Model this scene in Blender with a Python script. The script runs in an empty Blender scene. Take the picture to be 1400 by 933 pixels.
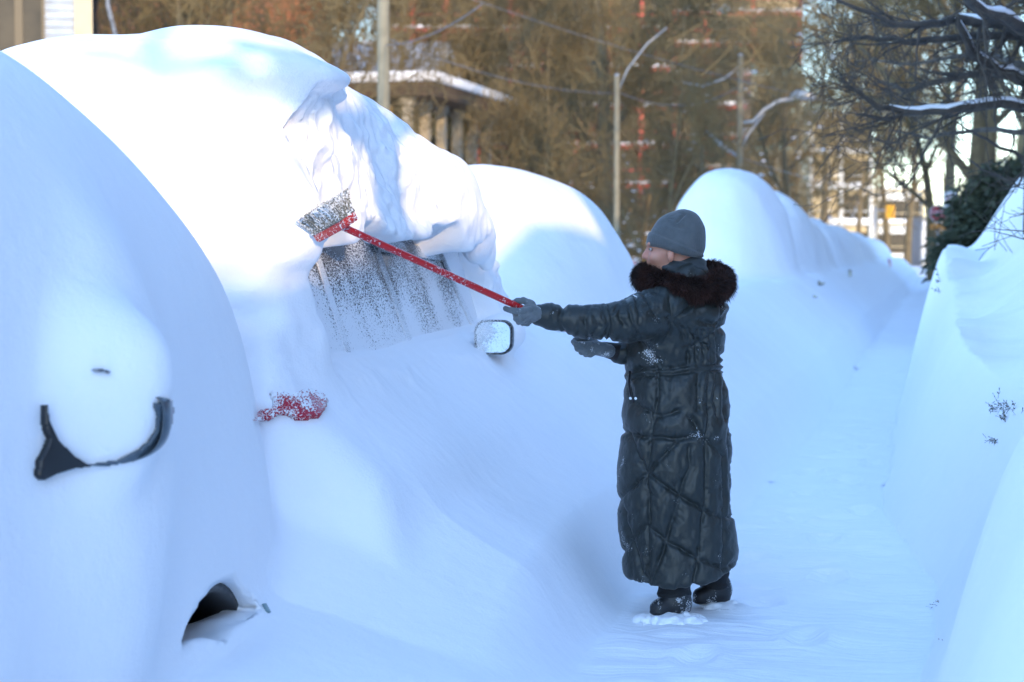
import bpy, math, random
import numpy as np
R = math.radians
scene = bpy.context.scene
COL = scene.collection

# ---------------------------------------------------------------- camera, sky, sun, exposure
FPX, HOR, VPX, CAMZ = 2722.0, 335.0, 1290.0, 1.5
YAW = math.atan(590.0 / FPX)
PITCH = math.atan((466.5 - HOR) / FPX)
cam_d = bpy.data.cameras.new('camera'); cam = bpy.data.objects.new('camera', cam_d); COL.objects.link(cam)
cam_d.sensor_width = 36.0; cam_d.lens = 36.0 * FPX / 1400.0
cam_d.clip_start = 0.05; cam_d.clip_end = 3000
cam.location = (0, 0, CAMZ); cam.rotation_euler = (R(90) - PITCH, 0, YAW)
cam_d.dof.use_dof = True; cam_d.dof.focus_distance = 8.0; cam_d.dof.aperture_fstop = 3.4
scene.camera = cam

SUN_EL, SUN_DX, SUN_DY = 16.0, -0.51, 0.86          # direction the light travels in plan
_n = math.hypot(SUN_DX, SUN_DY); SUN_DX /= _n; SUN_DY /= _n
world = bpy.data.worlds.new('World'); scene.world = world; world.use_nodes = True
wn = world.node_tree; wn.nodes.clear()
sky = wn.nodes.new('ShaderNodeTexSky'); sky.sky_type = 'NISHITA'; sky.sun_disc = False
sky.sun_elevation = R(SUN_EL); sky.sun_rotation = math.atan2(-SUN_DX, -SUN_DY)
sky.altitude = 100; sky.air_density = 1.0; sky.dust_density = 0.25; sky.ozone_density = 3.3
bg = wn.nodes.new('ShaderNodeBackground'); bg.inputs['Strength'].default_value = 0.15
wo = wn.nodes.new('ShaderNodeOutputWorld')
wn.links.new(sky.outputs[0], bg.inputs[0]); wn.links.new(bg.outputs[0], wo.inputs[0])
sun_d = bpy.data.lights.new('sun', 'SUN'); sun = bpy.data.objects.new('sun', sun_d); COL.objects.link(sun)
sun_d.energy = 2.0; sun_d.angle = R(0.5); sun_d.color = (0.42, 0.30, 0.165)
sun.rotation_euler = (R(90 - SUN_EL), 0, math.atan2(-SUN_DX, SUN_DY))
sun.location = (20, -20, 15)
scene.view_settings.view_transform = 'Standard'; scene.view_settings.look = 'None'
scene.view_settings.gamma = 1; scene.view_settings.use_curve_mapping = False
scene.view_settings.exposure = 2.3
scene.render.engine = 'CYCLES'
scene.cycles.max_bounces = 6; scene.cycles.diffuse_bounces = 4
try: scene.cycles.use_denoising = True
except Exception: pass

_cp, _sp, _cy, _sy = math.cos(PITCH), math.sin(PITCH), math.cos(YAW), math.sin(YAW)
def at(px, py, Z):
    """point seen at photo pixel (px, py) whose horizontal depth from the camera is Z metres"""
    xc = (px - 700) / FPX; yc = (466.5 - py) / FPX
    # camera axes: right, up, forward
    fw = (-_sy * _cp, _cy * _cp, -_sp); up = (-_sy * _sp, _cy * _sp, _cp); rt = (_cy, _sy, 0)
    d = [fw[i] + xc * rt[i] + yc * up[i] for i in range(3)]
    hz = -_sy * d[0] + _cy * d[1]
    k = Z / hz
    return (d[0] * k, d[1] * k, CAMZ + d[2] * k)
def atX(px, py, X):
    p = at(px, py, 1.0); k = X / p[0]
    return at(px, py, k)

# ---------------------------------------------------------------- helpers
def tag(o, label=None, cat=None, group=None, kind=None):
    if label: o['label'] = label
    if cat: o['category'] = cat
    if group: o['group'] = group
    if kind: o['kind'] = kind
    return o
def empty(name, loc, rz=0.0, label=None, cat=None, group=None):
    o = bpy.data.objects.new(name, None); COL.objects.link(o); o.location = loc; o.rotation_euler = (0, 0, rz)
    o.empty_display_size = 0.2
    return tag(o, label, cat, group)
def mesh_obj(name, V, F, m, parent=None, smooth=True, normals=None, world_coords=True):
    """one mesh object; V are world coordinates unless world_coords is False"""
    V = np.asarray(V, dtype=float)
    if parent is not None and world_coords:
        rz = parent.rotation_euler[2]; P = np.array(parent.location)
        q = parent
        c, s = math.cos(-rz), math.sin(-rz)
        W = V - P
        V = np.stack([c * W[:, 0] - s * W[:, 1], s * W[:, 0] + c * W[:, 1], W[:, 2]], 1)
    me = bpy.data.meshes.new(name)
    me.from_pydata(V.tolist() if len(V) < 3000 else V, [], F.tolist() if hasattr(F, 'tolist') else F)
    me.update()
    o = bpy.data.objects.new(name, me); COL.objects.link(o)
    if m is not None: me.materials.append(m)
    if smooth: me.polygons.foreach_set('use_smooth', np.ones(len(me.polygons), dtype=bool))
    if normals is not None:
        N = np.asarray(normals, dtype=float)
        if parent is not None and world_coords:
            N = np.stack([c * N[:, 0] - s * N[:, 1], s * N[:, 0] + c * N[:, 1], N[:, 2]], 1)
        me.normals_split_custom_set_from_vertices(N.tolist())
    if parent is not None: o.parent = parent
    return o
class MB:
    """collects faces into one mesh"""
    def __init__(s): s.v = []; s.f = []
    def add(s, v, f):
        k = len(s.v); s.v += [tuple(p) for p in v]; s.f += [tuple(i + k for i in q) for q in f]
    def box(s, x0, x1, y0, y1, z0, z1):
        s.add([(x0,y0,z0),(x1,y0,z0),(x1,y1,z0),(x0,y1,z0),(x0,y0,z1),(x1,y0,z1),(x1,y1,z1),(x0,y1,z1)],
              [(0,3,2,1),(4,5,6,7),(0,1,5,4),(1,2,6,5),(2,3,7,6),(3,0,4,7)])
    def tube(s, pts, r, n=8, cap=True):
        pts = [np.array(p, float) for p in pts]
        rs = r if hasattr(r, '__len__') else [r] * len(pts)
        rings = []
        prev = None
        for i, p in enumerate(pts):
            t = pts[min(i + 1, len(pts) - 1)] - pts[max(i - 1, 0)]; t /= np.linalg.norm(t) + 1e-9
            a = np.cross(t, (0, 0, 1)) if prev is None else prev - t * np.dot(prev, t)
            if np.linalg.norm(a) < 1e-4: a = np.cross(t, (1, 0, 0))
            a /= np.linalg.norm(a); prev = a; b = np.cross(t, a)
            rings.append([p + rs[i] * (math.cos(2*math.pi*j/n) * a + math.sin(2*math.pi*j/n) * b) for j in range(n)])
        V = [q for g in rings for q in g]; F = []
        for i in range(len(pts) - 1):
            for j in range(n):
                F.append((i*n+j, i*n+(j+1) % n, (i+1)*n+(j+1) % n, (i+1)*n+j))
        if cap: F += [tuple(range(n))[::-1], tuple((len(pts)-1)*n + j for j in range(n))]
        s.add(V, F)
    def prism(s, poly, axis, c0, c1):
        """polygon in the plane across `axis` ('x','y','z'), pushed from c0 to c1"""
        def P(a, b, c): return {'x': (c, a, b), 'y': (a, c, b), 'z': (a, b, c)}[axis]
        n = len(poly)
        s.add([P(a, b, c0) for a, b in poly] + [P(a, b, c1) for a, b in poly],
              [tuple(range(n)), tuple(range(2*n-1, n-1, -1))] + [(i, i+n, (i+1) % n + n, (i+1) % n) for i in range(n)])
    def build(s, name, m, parent=None, smooth=False, world_coords=True):
        return mesh_obj(name, np.array(s.v), s.f, m, parent, smooth, None, world_coords)
def bevel(o, w, seg=2):
    b = o.modifiers.new('bevel', 'BEVEL'); b.width = w; b.segments = seg; b.limit_method = 'ANGLE'
    return o

# ---------------------------------------------------------------- numeric noise, implicit surfaces
def _hash(ix, iy, iz, seed):
    h = (ix.astype(np.int64) * 374761393 + iy.astype(np.int64) * 668265263 + iz.astype(np.int64) * 2147483647 + seed * 974634777) & 0xffffffff
    h = ((h ^ (h >> 13)) * 1274126177) & 0xffffffff
    h = (h ^ (h >> 16)) & 0xffff
    return h.astype(np.float32) / 32767.5 - 1.0
def noise(x, y, z, seed=0):
    x = np.asarray(x, np.float32); y = np.asarray(y, np.float32) + x * 0; z = np.asarray(z, np.float32) + x * 0
    ix, iy, iz = np.floor(x), np.floor(y), np.floor(z)
    fx, fy, fz = x - ix, y - iy, z - iz
    fx, fy, fz = fx*fx*fx*(fx*(fx*6-15)+10), fy*fy*fy*(fy*(fy*6-15)+10), fz*fz*fz*(fz*(fz*6-15)+10)
    r = 0
    for a in (0, 1):
        for b in (0, 1):
            for c in (0, 1):
                w = (fx if a else 1-fx) * (fy if b else 1-fy) * (fz if c else 1-fz)
                r = r + w * _hash(ix + a, iy + b, iz + c, seed)
    return r
def smin(a, b, k):
    h = np.clip(0.5 + 0.5 * (b - a) / k, 0, 1)
    return b * (1 - h) + a * h - k * h * (1 - h)
def smax(a, b, k): return -smin(-a, -b, k)
def sstep(a, b, x):
    t = np.clip((x - a) / (b - a), 0, 1); return t * t * (3 - 2 * t)
def surface_nets(f, lo, hi, h):
    xs = np.arange(lo[0], hi[0] + h * .5, h, dtype=np.float32); ys = np.arange(lo[1], hi[1] + h * .5, h, dtype=np.float32)
    zs = np.arange(lo[2], hi[2] + h * .5, h, dtype=np.float32)
    nx, ny, nz = len(xs), len(ys), len(zs)
    q = 4                                        # coarse pass first, then only the points near the surface
    cx = np.arange(lo[0], hi[0] + h * (q + 1), h * q, dtype=np.float32); cy = np.arange(lo[1], hi[1] + h * (q + 1), h * q, dtype=np.float32)
    cz = np.arange(lo[2], hi[2] + h * (q + 1), h * q, dtype=np.float32)
    X, Y, Z = np.meshgrid(cx, cy, cz, indexing='ij')
    Cv = f(X.ravel(), Y.ravel(), Z.ravel()).reshape(X.shape)
    V = np.repeat(np.repeat(np.repeat(Cv, q, 0), q, 1), q, 2)[:nx, :ny, :nz].astype(np.float32)
    near = np.abs(Cv) < h * q * 2.6
    near = np.repeat(np.repeat(np.repeat(near, q, 0), q, 1), q, 2)[:nx, :ny, :nz]
    I, J, K = np.nonzero(near)
    for i in range(0, len(I), 1000000):
        a, b, c = I[i:i+1000000], J[i:i+1000000], K[i:i+1000000]
        V[a, b, c] = f(xs[a], ys[b], zs[c])
    S = V < 0
    cnt = np.zeros((nx-1, ny-1, nz-1), np.int8)
    for a in (0, 1):
        for b in (0, 1):
            for c in (0, 1):
                cnt += S[a:nx-1+a, b:ny-1+b, c:nz-1+c]
    act = (cnt > 0) & (cnt < 8)
    idx = np.full(act.shape, -1, np.int64); I, J, K = np.nonzero(act); idx[I, J, K] = np.arange(len(I))
    acc = np.zeros((len(I), 3)); num = np.zeros(len(I))
    def corner(a, b, c): return V[I+a, J+b, K+c].astype(float)
    for ax in range(3):
        for u in (0, 1):
            for w in (0, 1):
                o0 = [0, 0, 0]; others = [q for q in range(3) if q != ax]
                o0[others[0]] = u; o0[others[1]] = w; o1 = list(o0); o1[ax] = 1
                A, B = corner(*o0), corner(*o1)
                m = (A < 0) != (B < 0)
                t = np.where(m, A / np.where(A - B == 0, 1, A - B), 0)
                p = np.tile(np.array(o0, float), (len(I), 1)); p[:, ax] += t
                acc[m] += p[m]; num[m] += 1
    acc /= np.maximum(num, 1)[:, None]
    P = np.stack([xs[I] + acc[:, 0] * h, ys[J] + acc[:, 1] * h, zs[K] + acc[:, 2] * h], 1)
    faces = []
    def quads(m, ax):
        i, j, k = np.nonzero(m)
        return i, j, k
    # x edges
    m = S[:-1, 1:-1, 1:-1] != S[1:, 1:-1, 1:-1]; i, j, k = np.nonzero(m); j += 1; k += 1
    q = np.stack([idx[i, j-1, k-1], idx[i, j, k-1], idx[i, j, k], idx[i, j-1, k]], 1)
    fl = ~S[i, j, k]; q[fl] = q[fl][:, ::-1]; faces.append(q)
    m = S[1:-1, :-1, 1:-1] != S[1:-1, 1:, 1:-1]; i, j, k = np.nonzero(m); i += 1; k += 1
    q = np.stack([idx[i-1, j, k-1], idx[i-1, j, k], idx[i, j, k], idx[i, j, k-1]], 1)
    fl = ~S[i, j, k]; q[fl] = q[fl][:, ::-1]; faces.append(q)
    m = S[1:-1, 1:-1, :-1] != S[1:-1, 1:-1, 1:]; i, j, k = np.nonzero(m); i += 1; j += 1
    q = np.stack([idx[i-1, j-1, k], idx[i, j-1, k], idx[i, j, k], idx[i-1, j, k]], 1)
    fl = ~S[i, j, k]; q[fl] = q[fl][:, ::-1]; faces.append(q)
    return P, np.concatenate(faces)
def project(f, P, it=2, e=0.004, maxstep=0.05):
    """pull points on to the surface f = 0; returns points and outward normals"""
    def grad(P):
        G = np.zeros_like(P)
        for a in range(3):
            d = np.zeros(3); d[a] = e
            G[:, a] = (f(P[:, 0]+d[0], P[:, 1]+d[1], P[:, 2]+d[2]) - f(P[:, 0]-d[0], P[:, 1]-d[1], P[:, 2]-d[2])) / (2*e)
        return G
    for _ in range(it):
        G = grad(P); g2 = (G**2).sum(1) + 1e-6
        st = -f(P[:, 0], P[:, 1], P[:, 2]) / g2
        D = G * st[:, None]; L = np.linalg.norm(D, axis=1); k = np.minimum(1, maxstep / (L + 1e-9))
        P = P + D * k[:, None]
    G = grad(P); N = G / (np.linalg.norm(G, axis=1)[:, None] + 1e-9)
    return P, N
def submesh(P, N, F, mask):
    G = F[mask]; u, inv = np.unique(G, return_inverse=True)
    return P[u], N[u], inv.reshape(G.shape)
def segdist(px, py, a, b):
    ax, ay = a; bx, by = b; dx, dy = bx-ax, by-ay
    t = np.clip(((px-ax)*dx + (py-ay)*dy) / (dx*dx+dy*dy+1e-12), 0, 1)
    return np.hypot(px-ax-t*dx, py-ay-t*dy)
def capsule(X, Y, Z, a, b, ra, rb):
    a = np.array(a, float); b = np.array(b, float); d = b - a
    t = np.clip(((X-a[0])*d[0] + (Y-a[1])*d[1] + (Z-a[2])*d[2]) / (d @ d + 1e-12), 0, 1)
    return np.sqrt((X-a[0]-t*d[0])**2 + (Y-a[1]-t*d[1])**2 + (Z-a[2]-t*d[2])**2) - (ra + (rb-ra)*t)
def ellips(X, Y, Z, c, r):
    q = np.sqrt(((X-c[0])/r[0])**2 + ((Y-c[1])/r[1])**2 + ((Z-c[2])/r[2])**2)
    return (q - 1) * min(r)

# ---------------------------------------------------------------- materials
def mat(name, color=(.5,.5,.5), rough=.6, metal=0.0, spec=.5, bump=None, var=None, sheen=0.0, coat=0.0):
    """Principled surface; var=(scale, colour2, amount) mottles it, bump=(scale, strength, distance) roughens it"""
    m = bpy.data.materials.new(name); m.use_nodes = True; nt = m.node_tree; b = nt.nodes['Principled BSDF']
    b.inputs['Base Color'].default_value = (*color, 1); b.inputs['Roughness'].default_value = rough
    b.inputs['Metallic'].default_value = metal; b.inputs['Specular IOR Level'].default_value = spec
    b.inputs['Sheen Weight'].default_value = sheen; b.inputs['Coat Weight'].default_value = coat
    geo = nt.nodes.new('ShaderNodeTexCoord')
    if var:
        n = nt.nodes.new('ShaderNodeTexNoise'); n.inputs['Scale'].default_value = var[0]; n.inputs['Detail'].default_value = 5
        r = nt.nodes.new('ShaderNodeMapRange'); r.inputs[1].default_value = .5 - var[3] if len(var) > 3 else .35
        r.inputs[2].default_value = .5 + var[3] if len(var) > 3 else .65
        mx = nt.nodes.new('ShaderNodeMix'); mx.data_type = 'RGBA'
        mx.inputs[6].default_value = (*color, 1); mx.inputs[7].default_value = (*var[1], 1)
        nt.links.new(geo.outputs['Object'], n.inputs['Vector']); nt.links.new(n.outputs['Fac'], r.inputs[0])
        mu = nt.nodes.new('ShaderNodeMath'); mu.operation = 'MULTIPLY'; mu.inputs[1].default_value = var[2]
        nt.links.new(r.outputs[0], mu.inputs[0]); nt.links.new(mu.outputs[0], mx.inputs[0])
        nt.links.new(mx.outputs[2], b.inputs['Base Color'])
    if bump:
        n = nt.nodes.new('ShaderNodeTexNoise'); n.inputs['Scale'].default_value = bump[0]; n.inputs['Detail'].default_value = 6
        bp = nt.nodes.new('ShaderNodeBump'); bp.inputs['Strength'].default_value = bump[1]; bp.inputs['Distance'].default_value = bump[2]
        nt.links.new(geo.outputs['Object'], n.inputs['Vector']); nt.links.new(n.outputs['Fac'], bp.inputs['Height'])
        nt.links.new(bp.outputs[0], b.inputs['Normal'])
    return m
def snow_material(name, fine=1.0, ripple=0.0):
    m = bpy.data.materials.new(name); m.use_nodes = True; nt = m.node_tree; b = nt.nodes['Principled BSDF']
    b.inputs['Base Color'].default_value = (.90, .905, .92, 1); b.inputs['Roughness'].default_value = .75
    b.inputs['Specular IOR Level'].default_value = .25
    g = nt.nodes.new('ShaderNodeNewGeometry')
    n1 = nt.nodes.new('ShaderNodeTexNoise'); n1.inputs['Scale'].default_value = 9; n1.inputs['Detail'].default_value = 5; n1.inputs['Roughness'].default_value = .55
    n2 = nt.nodes.new('ShaderNodeTexNoise'); n2.inputs['Scale'].default_value = 95; n2.inputs['Detail'].default_value = 4; n2.inputs['Roughness'].default_value = .7
    b1 = nt.nodes.new('ShaderNodeBump'); b1.inputs['Strength'].default_value = .5 * fine; b1.inputs['Distance'].default_value = .018
    b2 = nt.nodes.new('ShaderNodeBump'); b2.inputs['Strength'].default_value = .5; b2.inputs['Distance'].default_value = .0042
    nt.links.new(g.outputs['Position'], n1.inputs['Vector']); nt.links.new(g.outputs['Position'], n2.inputs['Vector'])
    nt.links.new(n1.outputs['Fac'], b1.inputs['Height']); nt.links.new(n2.outputs['Fac'], b2.inputs['Height'])
    nt.links.new(b1.outputs[0], b2.inputs['Normal']); last = b2
    if ripple:
        mp = nt.nodes.new('ShaderNodeMapping'); mp.inputs['Scale'].default_value = (1.3, 9, 1)
        n3 = nt.nodes.new('ShaderNodeTexNoise'); n3.inputs['Scale'].default_value = 2.2; n3.inputs['Detail'].default_value = 5
        b3 = nt.nodes.new('ShaderNodeBump'); b3.inputs['Strength'].default_value = ripple; b3.inputs['Distance'].default_value = .03
        nt.links.new(g.outputs['Position'], mp.inputs['Vector']); nt.links.new(mp.outputs[0], n3.inputs['Vector'])
        nt.links.new(n3.outputs['Fac'], b3.inputs['Height']); nt.links.new(b2.outputs[0], b3.inputs['Normal']); last = b3
    nt.links.new(last.outputs[0], b.inputs['Normal'])
    return m
M_SNOW = snow_material('snow'); M_PATH = snow_material('trodden_snow', 1.0, .55)
M_CRUST = snow_material('powder_snow', 1.6)
M_BLACK = mat('black_plastic', (.012,.013,.015), .35, bump=(60,.1,.002))
M_TRIM = mat('dull_black_trim', (.03,.03,.032), .6, var=(40,(.5,.52,.56),.5,.12))
M_PAINT = mat('dark_blue_grey_paint', (.035,.055,.075), .3, coat=.4, var=(30,(.2,.25,.3),.25))

def frosted(name, base, rough, z0, z1, c0, c1, scale=260.0, lowscale=3.0, lowamt=.5, spec=.5, axis='Z'):
    """base surface partly caked with grains of snow; the coverage goes from c0 at z0 to c1 at z1 (metres up)"""
    m = bpy.data.materials.new(name); m.use_nodes = True; nt = m.node_tree; b = nt.nodes['Principled BSDF']
    g = nt.nodes.new('ShaderNodeNewGeometry'); sp = nt.nodes.new('ShaderNodeSeparateXYZ')
    nt.links.new(g.outputs['Position'], sp.inputs[0])
    r = nt.nodes.new('ShaderNodeMapRange'); r.inputs[1].default_value = z0; r.inputs[2].default_value = z1
    r.inputs[3].default_value = c0; r.inputs[4].default_value = c1; nt.links.new(sp.outputs[axis], r.inputs[0])
    low = nt.nodes.new('ShaderNodeTexNoise'); low.inputs['Scale'].default_value = lowscale; low.inputs['Detail'].default_value = 3
    mp = nt.nodes.new('ShaderNodeMapping'); mp.inputs['Scale'].default_value = (1, .8, .7)
    nt.links.new(g.outputs['Position'], mp.inputs['Vector']); nt.links.new(mp.outputs[0], low.inputs['Vector'])
    lr = nt.nodes.new('ShaderNodeMapRange'); lr.inputs[1].default_value = .3; lr.inputs[2].default_value = .7
    lr.inputs[3].default_value = -lowamt; lr.inputs[4].default_value = lowamt; nt.links.new(low.outputs['Fac'], lr.inputs[0])
    ad = nt.nodes.new('ShaderNodeMath'); ad.operation = 'ADD'; nt.links.new(r.outputs[0], ad.inputs[0]); nt.links.new(lr.outputs[0], ad.inputs[1])
    n = nt.nodes.new('ShaderNodeTexNoise'); n.inputs['Scale'].default_value = scale; n.inputs['Detail'].default_value = 3; n.inputs['Roughness'].default_value = .7
    m2 = nt.nodes.new('ShaderNodeMapping'); m2.inputs['Scale'].default_value = (1, .4, 1) if axis == 'Z' else (1, 1, 1)
    nt.links.new(g.outputs['Position'], m2.inputs['Vector']); nt.links.new(m2.outputs[0], n.inputs['Vector'])
    nr = nt.nodes.new('ShaderNodeMapRange'); nr.inputs[1].default_value = .3; nr.inputs[2].default_value = .7; nt.links.new(n.outputs['Fac'], nr.inputs[0])
    s = nt.nodes.new('ShaderNodeMath'); s.operation = 'SUBTRACT'; nt.links.new(ad.outputs[0], s.inputs[0]); nt.links.new(nr.outputs[0], s.inputs[1])
    k = nt.nodes.new('ShaderNodeMapRange'); k.inputs[1].default_value = -.13; k.inputs[2].default_value = .10; nt.links.new(s.outputs[0], k.inputs[0])
    mx = nt.nodes.new('ShaderNodeMix'); mx.data_type = 'RGBA'; mx.inputs[6].default_value = (*base, 1); mx.inputs[7].default_value = (.88, .885, .9, 1)
    nt.links.new(k.outputs[0], mx.inputs[0]); nt.links.new(mx.outputs[2], b.inputs['Base Color'])
    mr = nt.nodes.new('ShaderNodeMapRange'); mr.inputs[3].default_value = rough; mr.inputs[4].default_value = .8
    nt.links.new(k.outputs[0], mr.inputs[0]); nt.links.new(mr.outputs[0], b.inputs['Roughness'])
    bp = nt.nodes.new('ShaderNodeBump'); bp.inputs['Strength'].default_value = .6; bp.inputs['Distance'].default_value = .004
    nt.links.new(k.outputs[0], bp.inputs['Height']); nt.links.new(bp.outputs[0], b.inputs['Normal'])
    b.inputs['Specular IOR Level'].default_value = spec
    return m
# ---------------------------------------------------------------- snow: path, banks, and the covers of the parked cars
def interp(x, xs, ys): return np.interp(x, xs, ys).astype(np.float32)
def edge_right(y): return interp(y, [0,5,6.8,8.8,10,11.4,14,18,24,35,60,110], [-.12,-.15,-.08,-.02,-.16,-.31,-.34,-.38,-.34,-.25,-.22,-.2]) 
def edge_left(y): return interp(y, [0,5,6.8,8.5,10,13,18,32,63,110], [-1.1,-1.14,-1.22,-1.27,-1.12,-1.0,-.98,-1.04,-1.08,-1.1])
def ground_h(x, y):
    wob = .05 * noise(y * .7, x * .8 + 3.1, x * 0, 5)
    xl = edge_left(y) + wob
    hb = interp(y, [0, 3, 5.4, 6.3, 7.2, 9, 11, 14, 20, 30, 60, 110], [.19, .19, .19, .36, .90, .98, .98, 1.0, 1.05, 1.0, .9, .9])
    hb = hb + .06 * noise(y * .55, x * .6, x * 0, 7)
    wid = interp(y, [0, 5.5, 7, 20, 40], [1.05, 1.05, 1.3, 1.15, .95])
    t = np.clip((xl - x) / wid, 0, 1)
    left = hb * (.27 * sstep(0, .22, t) + .18 * t + .55 * t * t * (3 - 2 * t))
    street = sstep(-4.1, -5.0, x); left = left * (1 - street) + .25 * street
    xr = edge_right(y) + .04 * noise(y * 1.3, x * 0 + 9, x * 0, 8)
    hr = interp(y, [0, 3, 4.3, 5.3, 6.2, 8, 12, 16, 19, 22, 26, 40, 110], [.7, .85, 1.0, 1.05, .6, .72, 1.0, 1.25, 1.4, 1.4, 1.3, 1.25, 1.2])
    wr = interp(y, [0, 5, 8, 12, 20, 110], [.34, .34, .45, .42, .4, .5])
    u = np.clip((x - xr) / wr, 0, 1)
    right = hr * (u * (1.35 - .35 * u) * .65 + .35 * u * u * (3 - 2 * u))
    right = right + sstep(.2, 1.0, x) * interp(y, [0, 5, 9, 14, 17, 21, 24, 28, 110], [0, .1, .25, .35, .75, .85, .6, .1, .1])
    right = right * (1 + .10 * noise(x * 1.6, y * 1.2, x * 0, 9) + .012 * noise(x * 4.5, y * 3.7, x * 0, 13))
    prints = 0
    for q in range(20):
        py_ = 4.6 + q * .62 + .1 * math.sin(q * 2.1); px_ = -.66 + (.14 if q % 2 else -.14) + .08 * math.sin(q * 1.3)
        d2 = ((x - px_) / .065)**2 + ((y - py_) / .15)**2
        prints = prints - .030 * np.exp(-np.minimum(d2, 30)**2) + .010 * np.exp(-np.minimum((np.sqrt(d2) - 1.5)**2 * 6, 30))
    onp = sstep(xl - .05, xl + .1, x) * sstep(xr + .05, xr - .1, x)
    return np.where(x < -.7, left, right) + .012 * noise(x * 4, y * 3, x * 0, 10) + onp * (prints + .016 * noise(x * 5, y * 6, x * 0, 11) - .02 * np.maximum(0, noise(x * 3.5, y * 3.2, x * 0 + 4, 12) - .25))
def ground_f(x, y, z):
    h = ground_h(x, y)
    return (z - h) * .75
def mound_f(x, y, z, c, a, b, prof, z0=.55, pl=3.6, pv=2.6):
    H = interp(y, prof[0], prof[1])
    qx = np.abs(x - c[0]) / a; qy = np.abs(y - c[1]) / b
    qz = np.maximum(z - z0, 0) / (H - z0)
    r = (qx**pl + qy**pl)**(1 / pl)
    return ((r**pv + qz**pv)**(1 / pv) - 1) * min(a, 1.2)

# --- near car
C1 = dict(c=(-3.28, 3.95), a=1.07, b=2.98, prof=([1, 4.6, 5.2, 5.7, 6.1, 6.4, 6.8], [2.2, 2.24, 2.19, 2.11, 2.05, 2.02, 1.85]), pl=6.0, pv=2.6)
MIR1 = np.array(atX(148, 590, -2.12))
def car1_f(x, y, z):
    f = mound_f(x, y, z, **C1)
    f = f + .05 * noise(x * .9, y * .8, z * .9, 21) + .018 * noise(x * 2.3, y * 2.2, z * 2.0, 22)
    # snow heaped on and packed into the door mirror
    m = ellips(x, y, z, (MIR1[0] - .10, MIR1[1] + .22, MIR1[2] - .12), (.15, .22, .5))
    f = smin(f, m, .25)
    m = ellips(x, y, z, (MIR1[0] - .02, MIR1[1] + .03, MIR1[2] + .17), (.18, .13, .15))
    m = smin(m, ellips(x, y, z, (MIR1[0] - .01, MIR1[1] + .03, MIR1[2] + .02), (.135, .085, .13)), .09)
    f = smin(f, m, .12)
    # snow lying under the mirror bracket
    # wheel arch, open above the snow that fills it
    cav = gcut(x, y, z)
    f = smax(f, -cav, .015)
    return f
def gcut(x, y, z):
    ay, az = 5.86, .07
    d = np.hypot(y - ay, z - az)
    cav = smax(smax(np.maximum(d - .365, -(x + 2.62)), x + 2.17, .03), y - ay - .30, .05)
    fill = ellips(x, y, z, (-2.22, ay + .12, -.04), (.34, .40, .34)) + .03 * noise(y * 7, z * 7, x * 7, 23)
    fill = np.minimum(fill, ellips(x, y, z, (-2.16, ay - .20, .03), (.34, .28, .28)) + .02 * noise(y * 7, z * 7, x * 7, 24))
    return smax(cav, -fill, .02)

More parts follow.
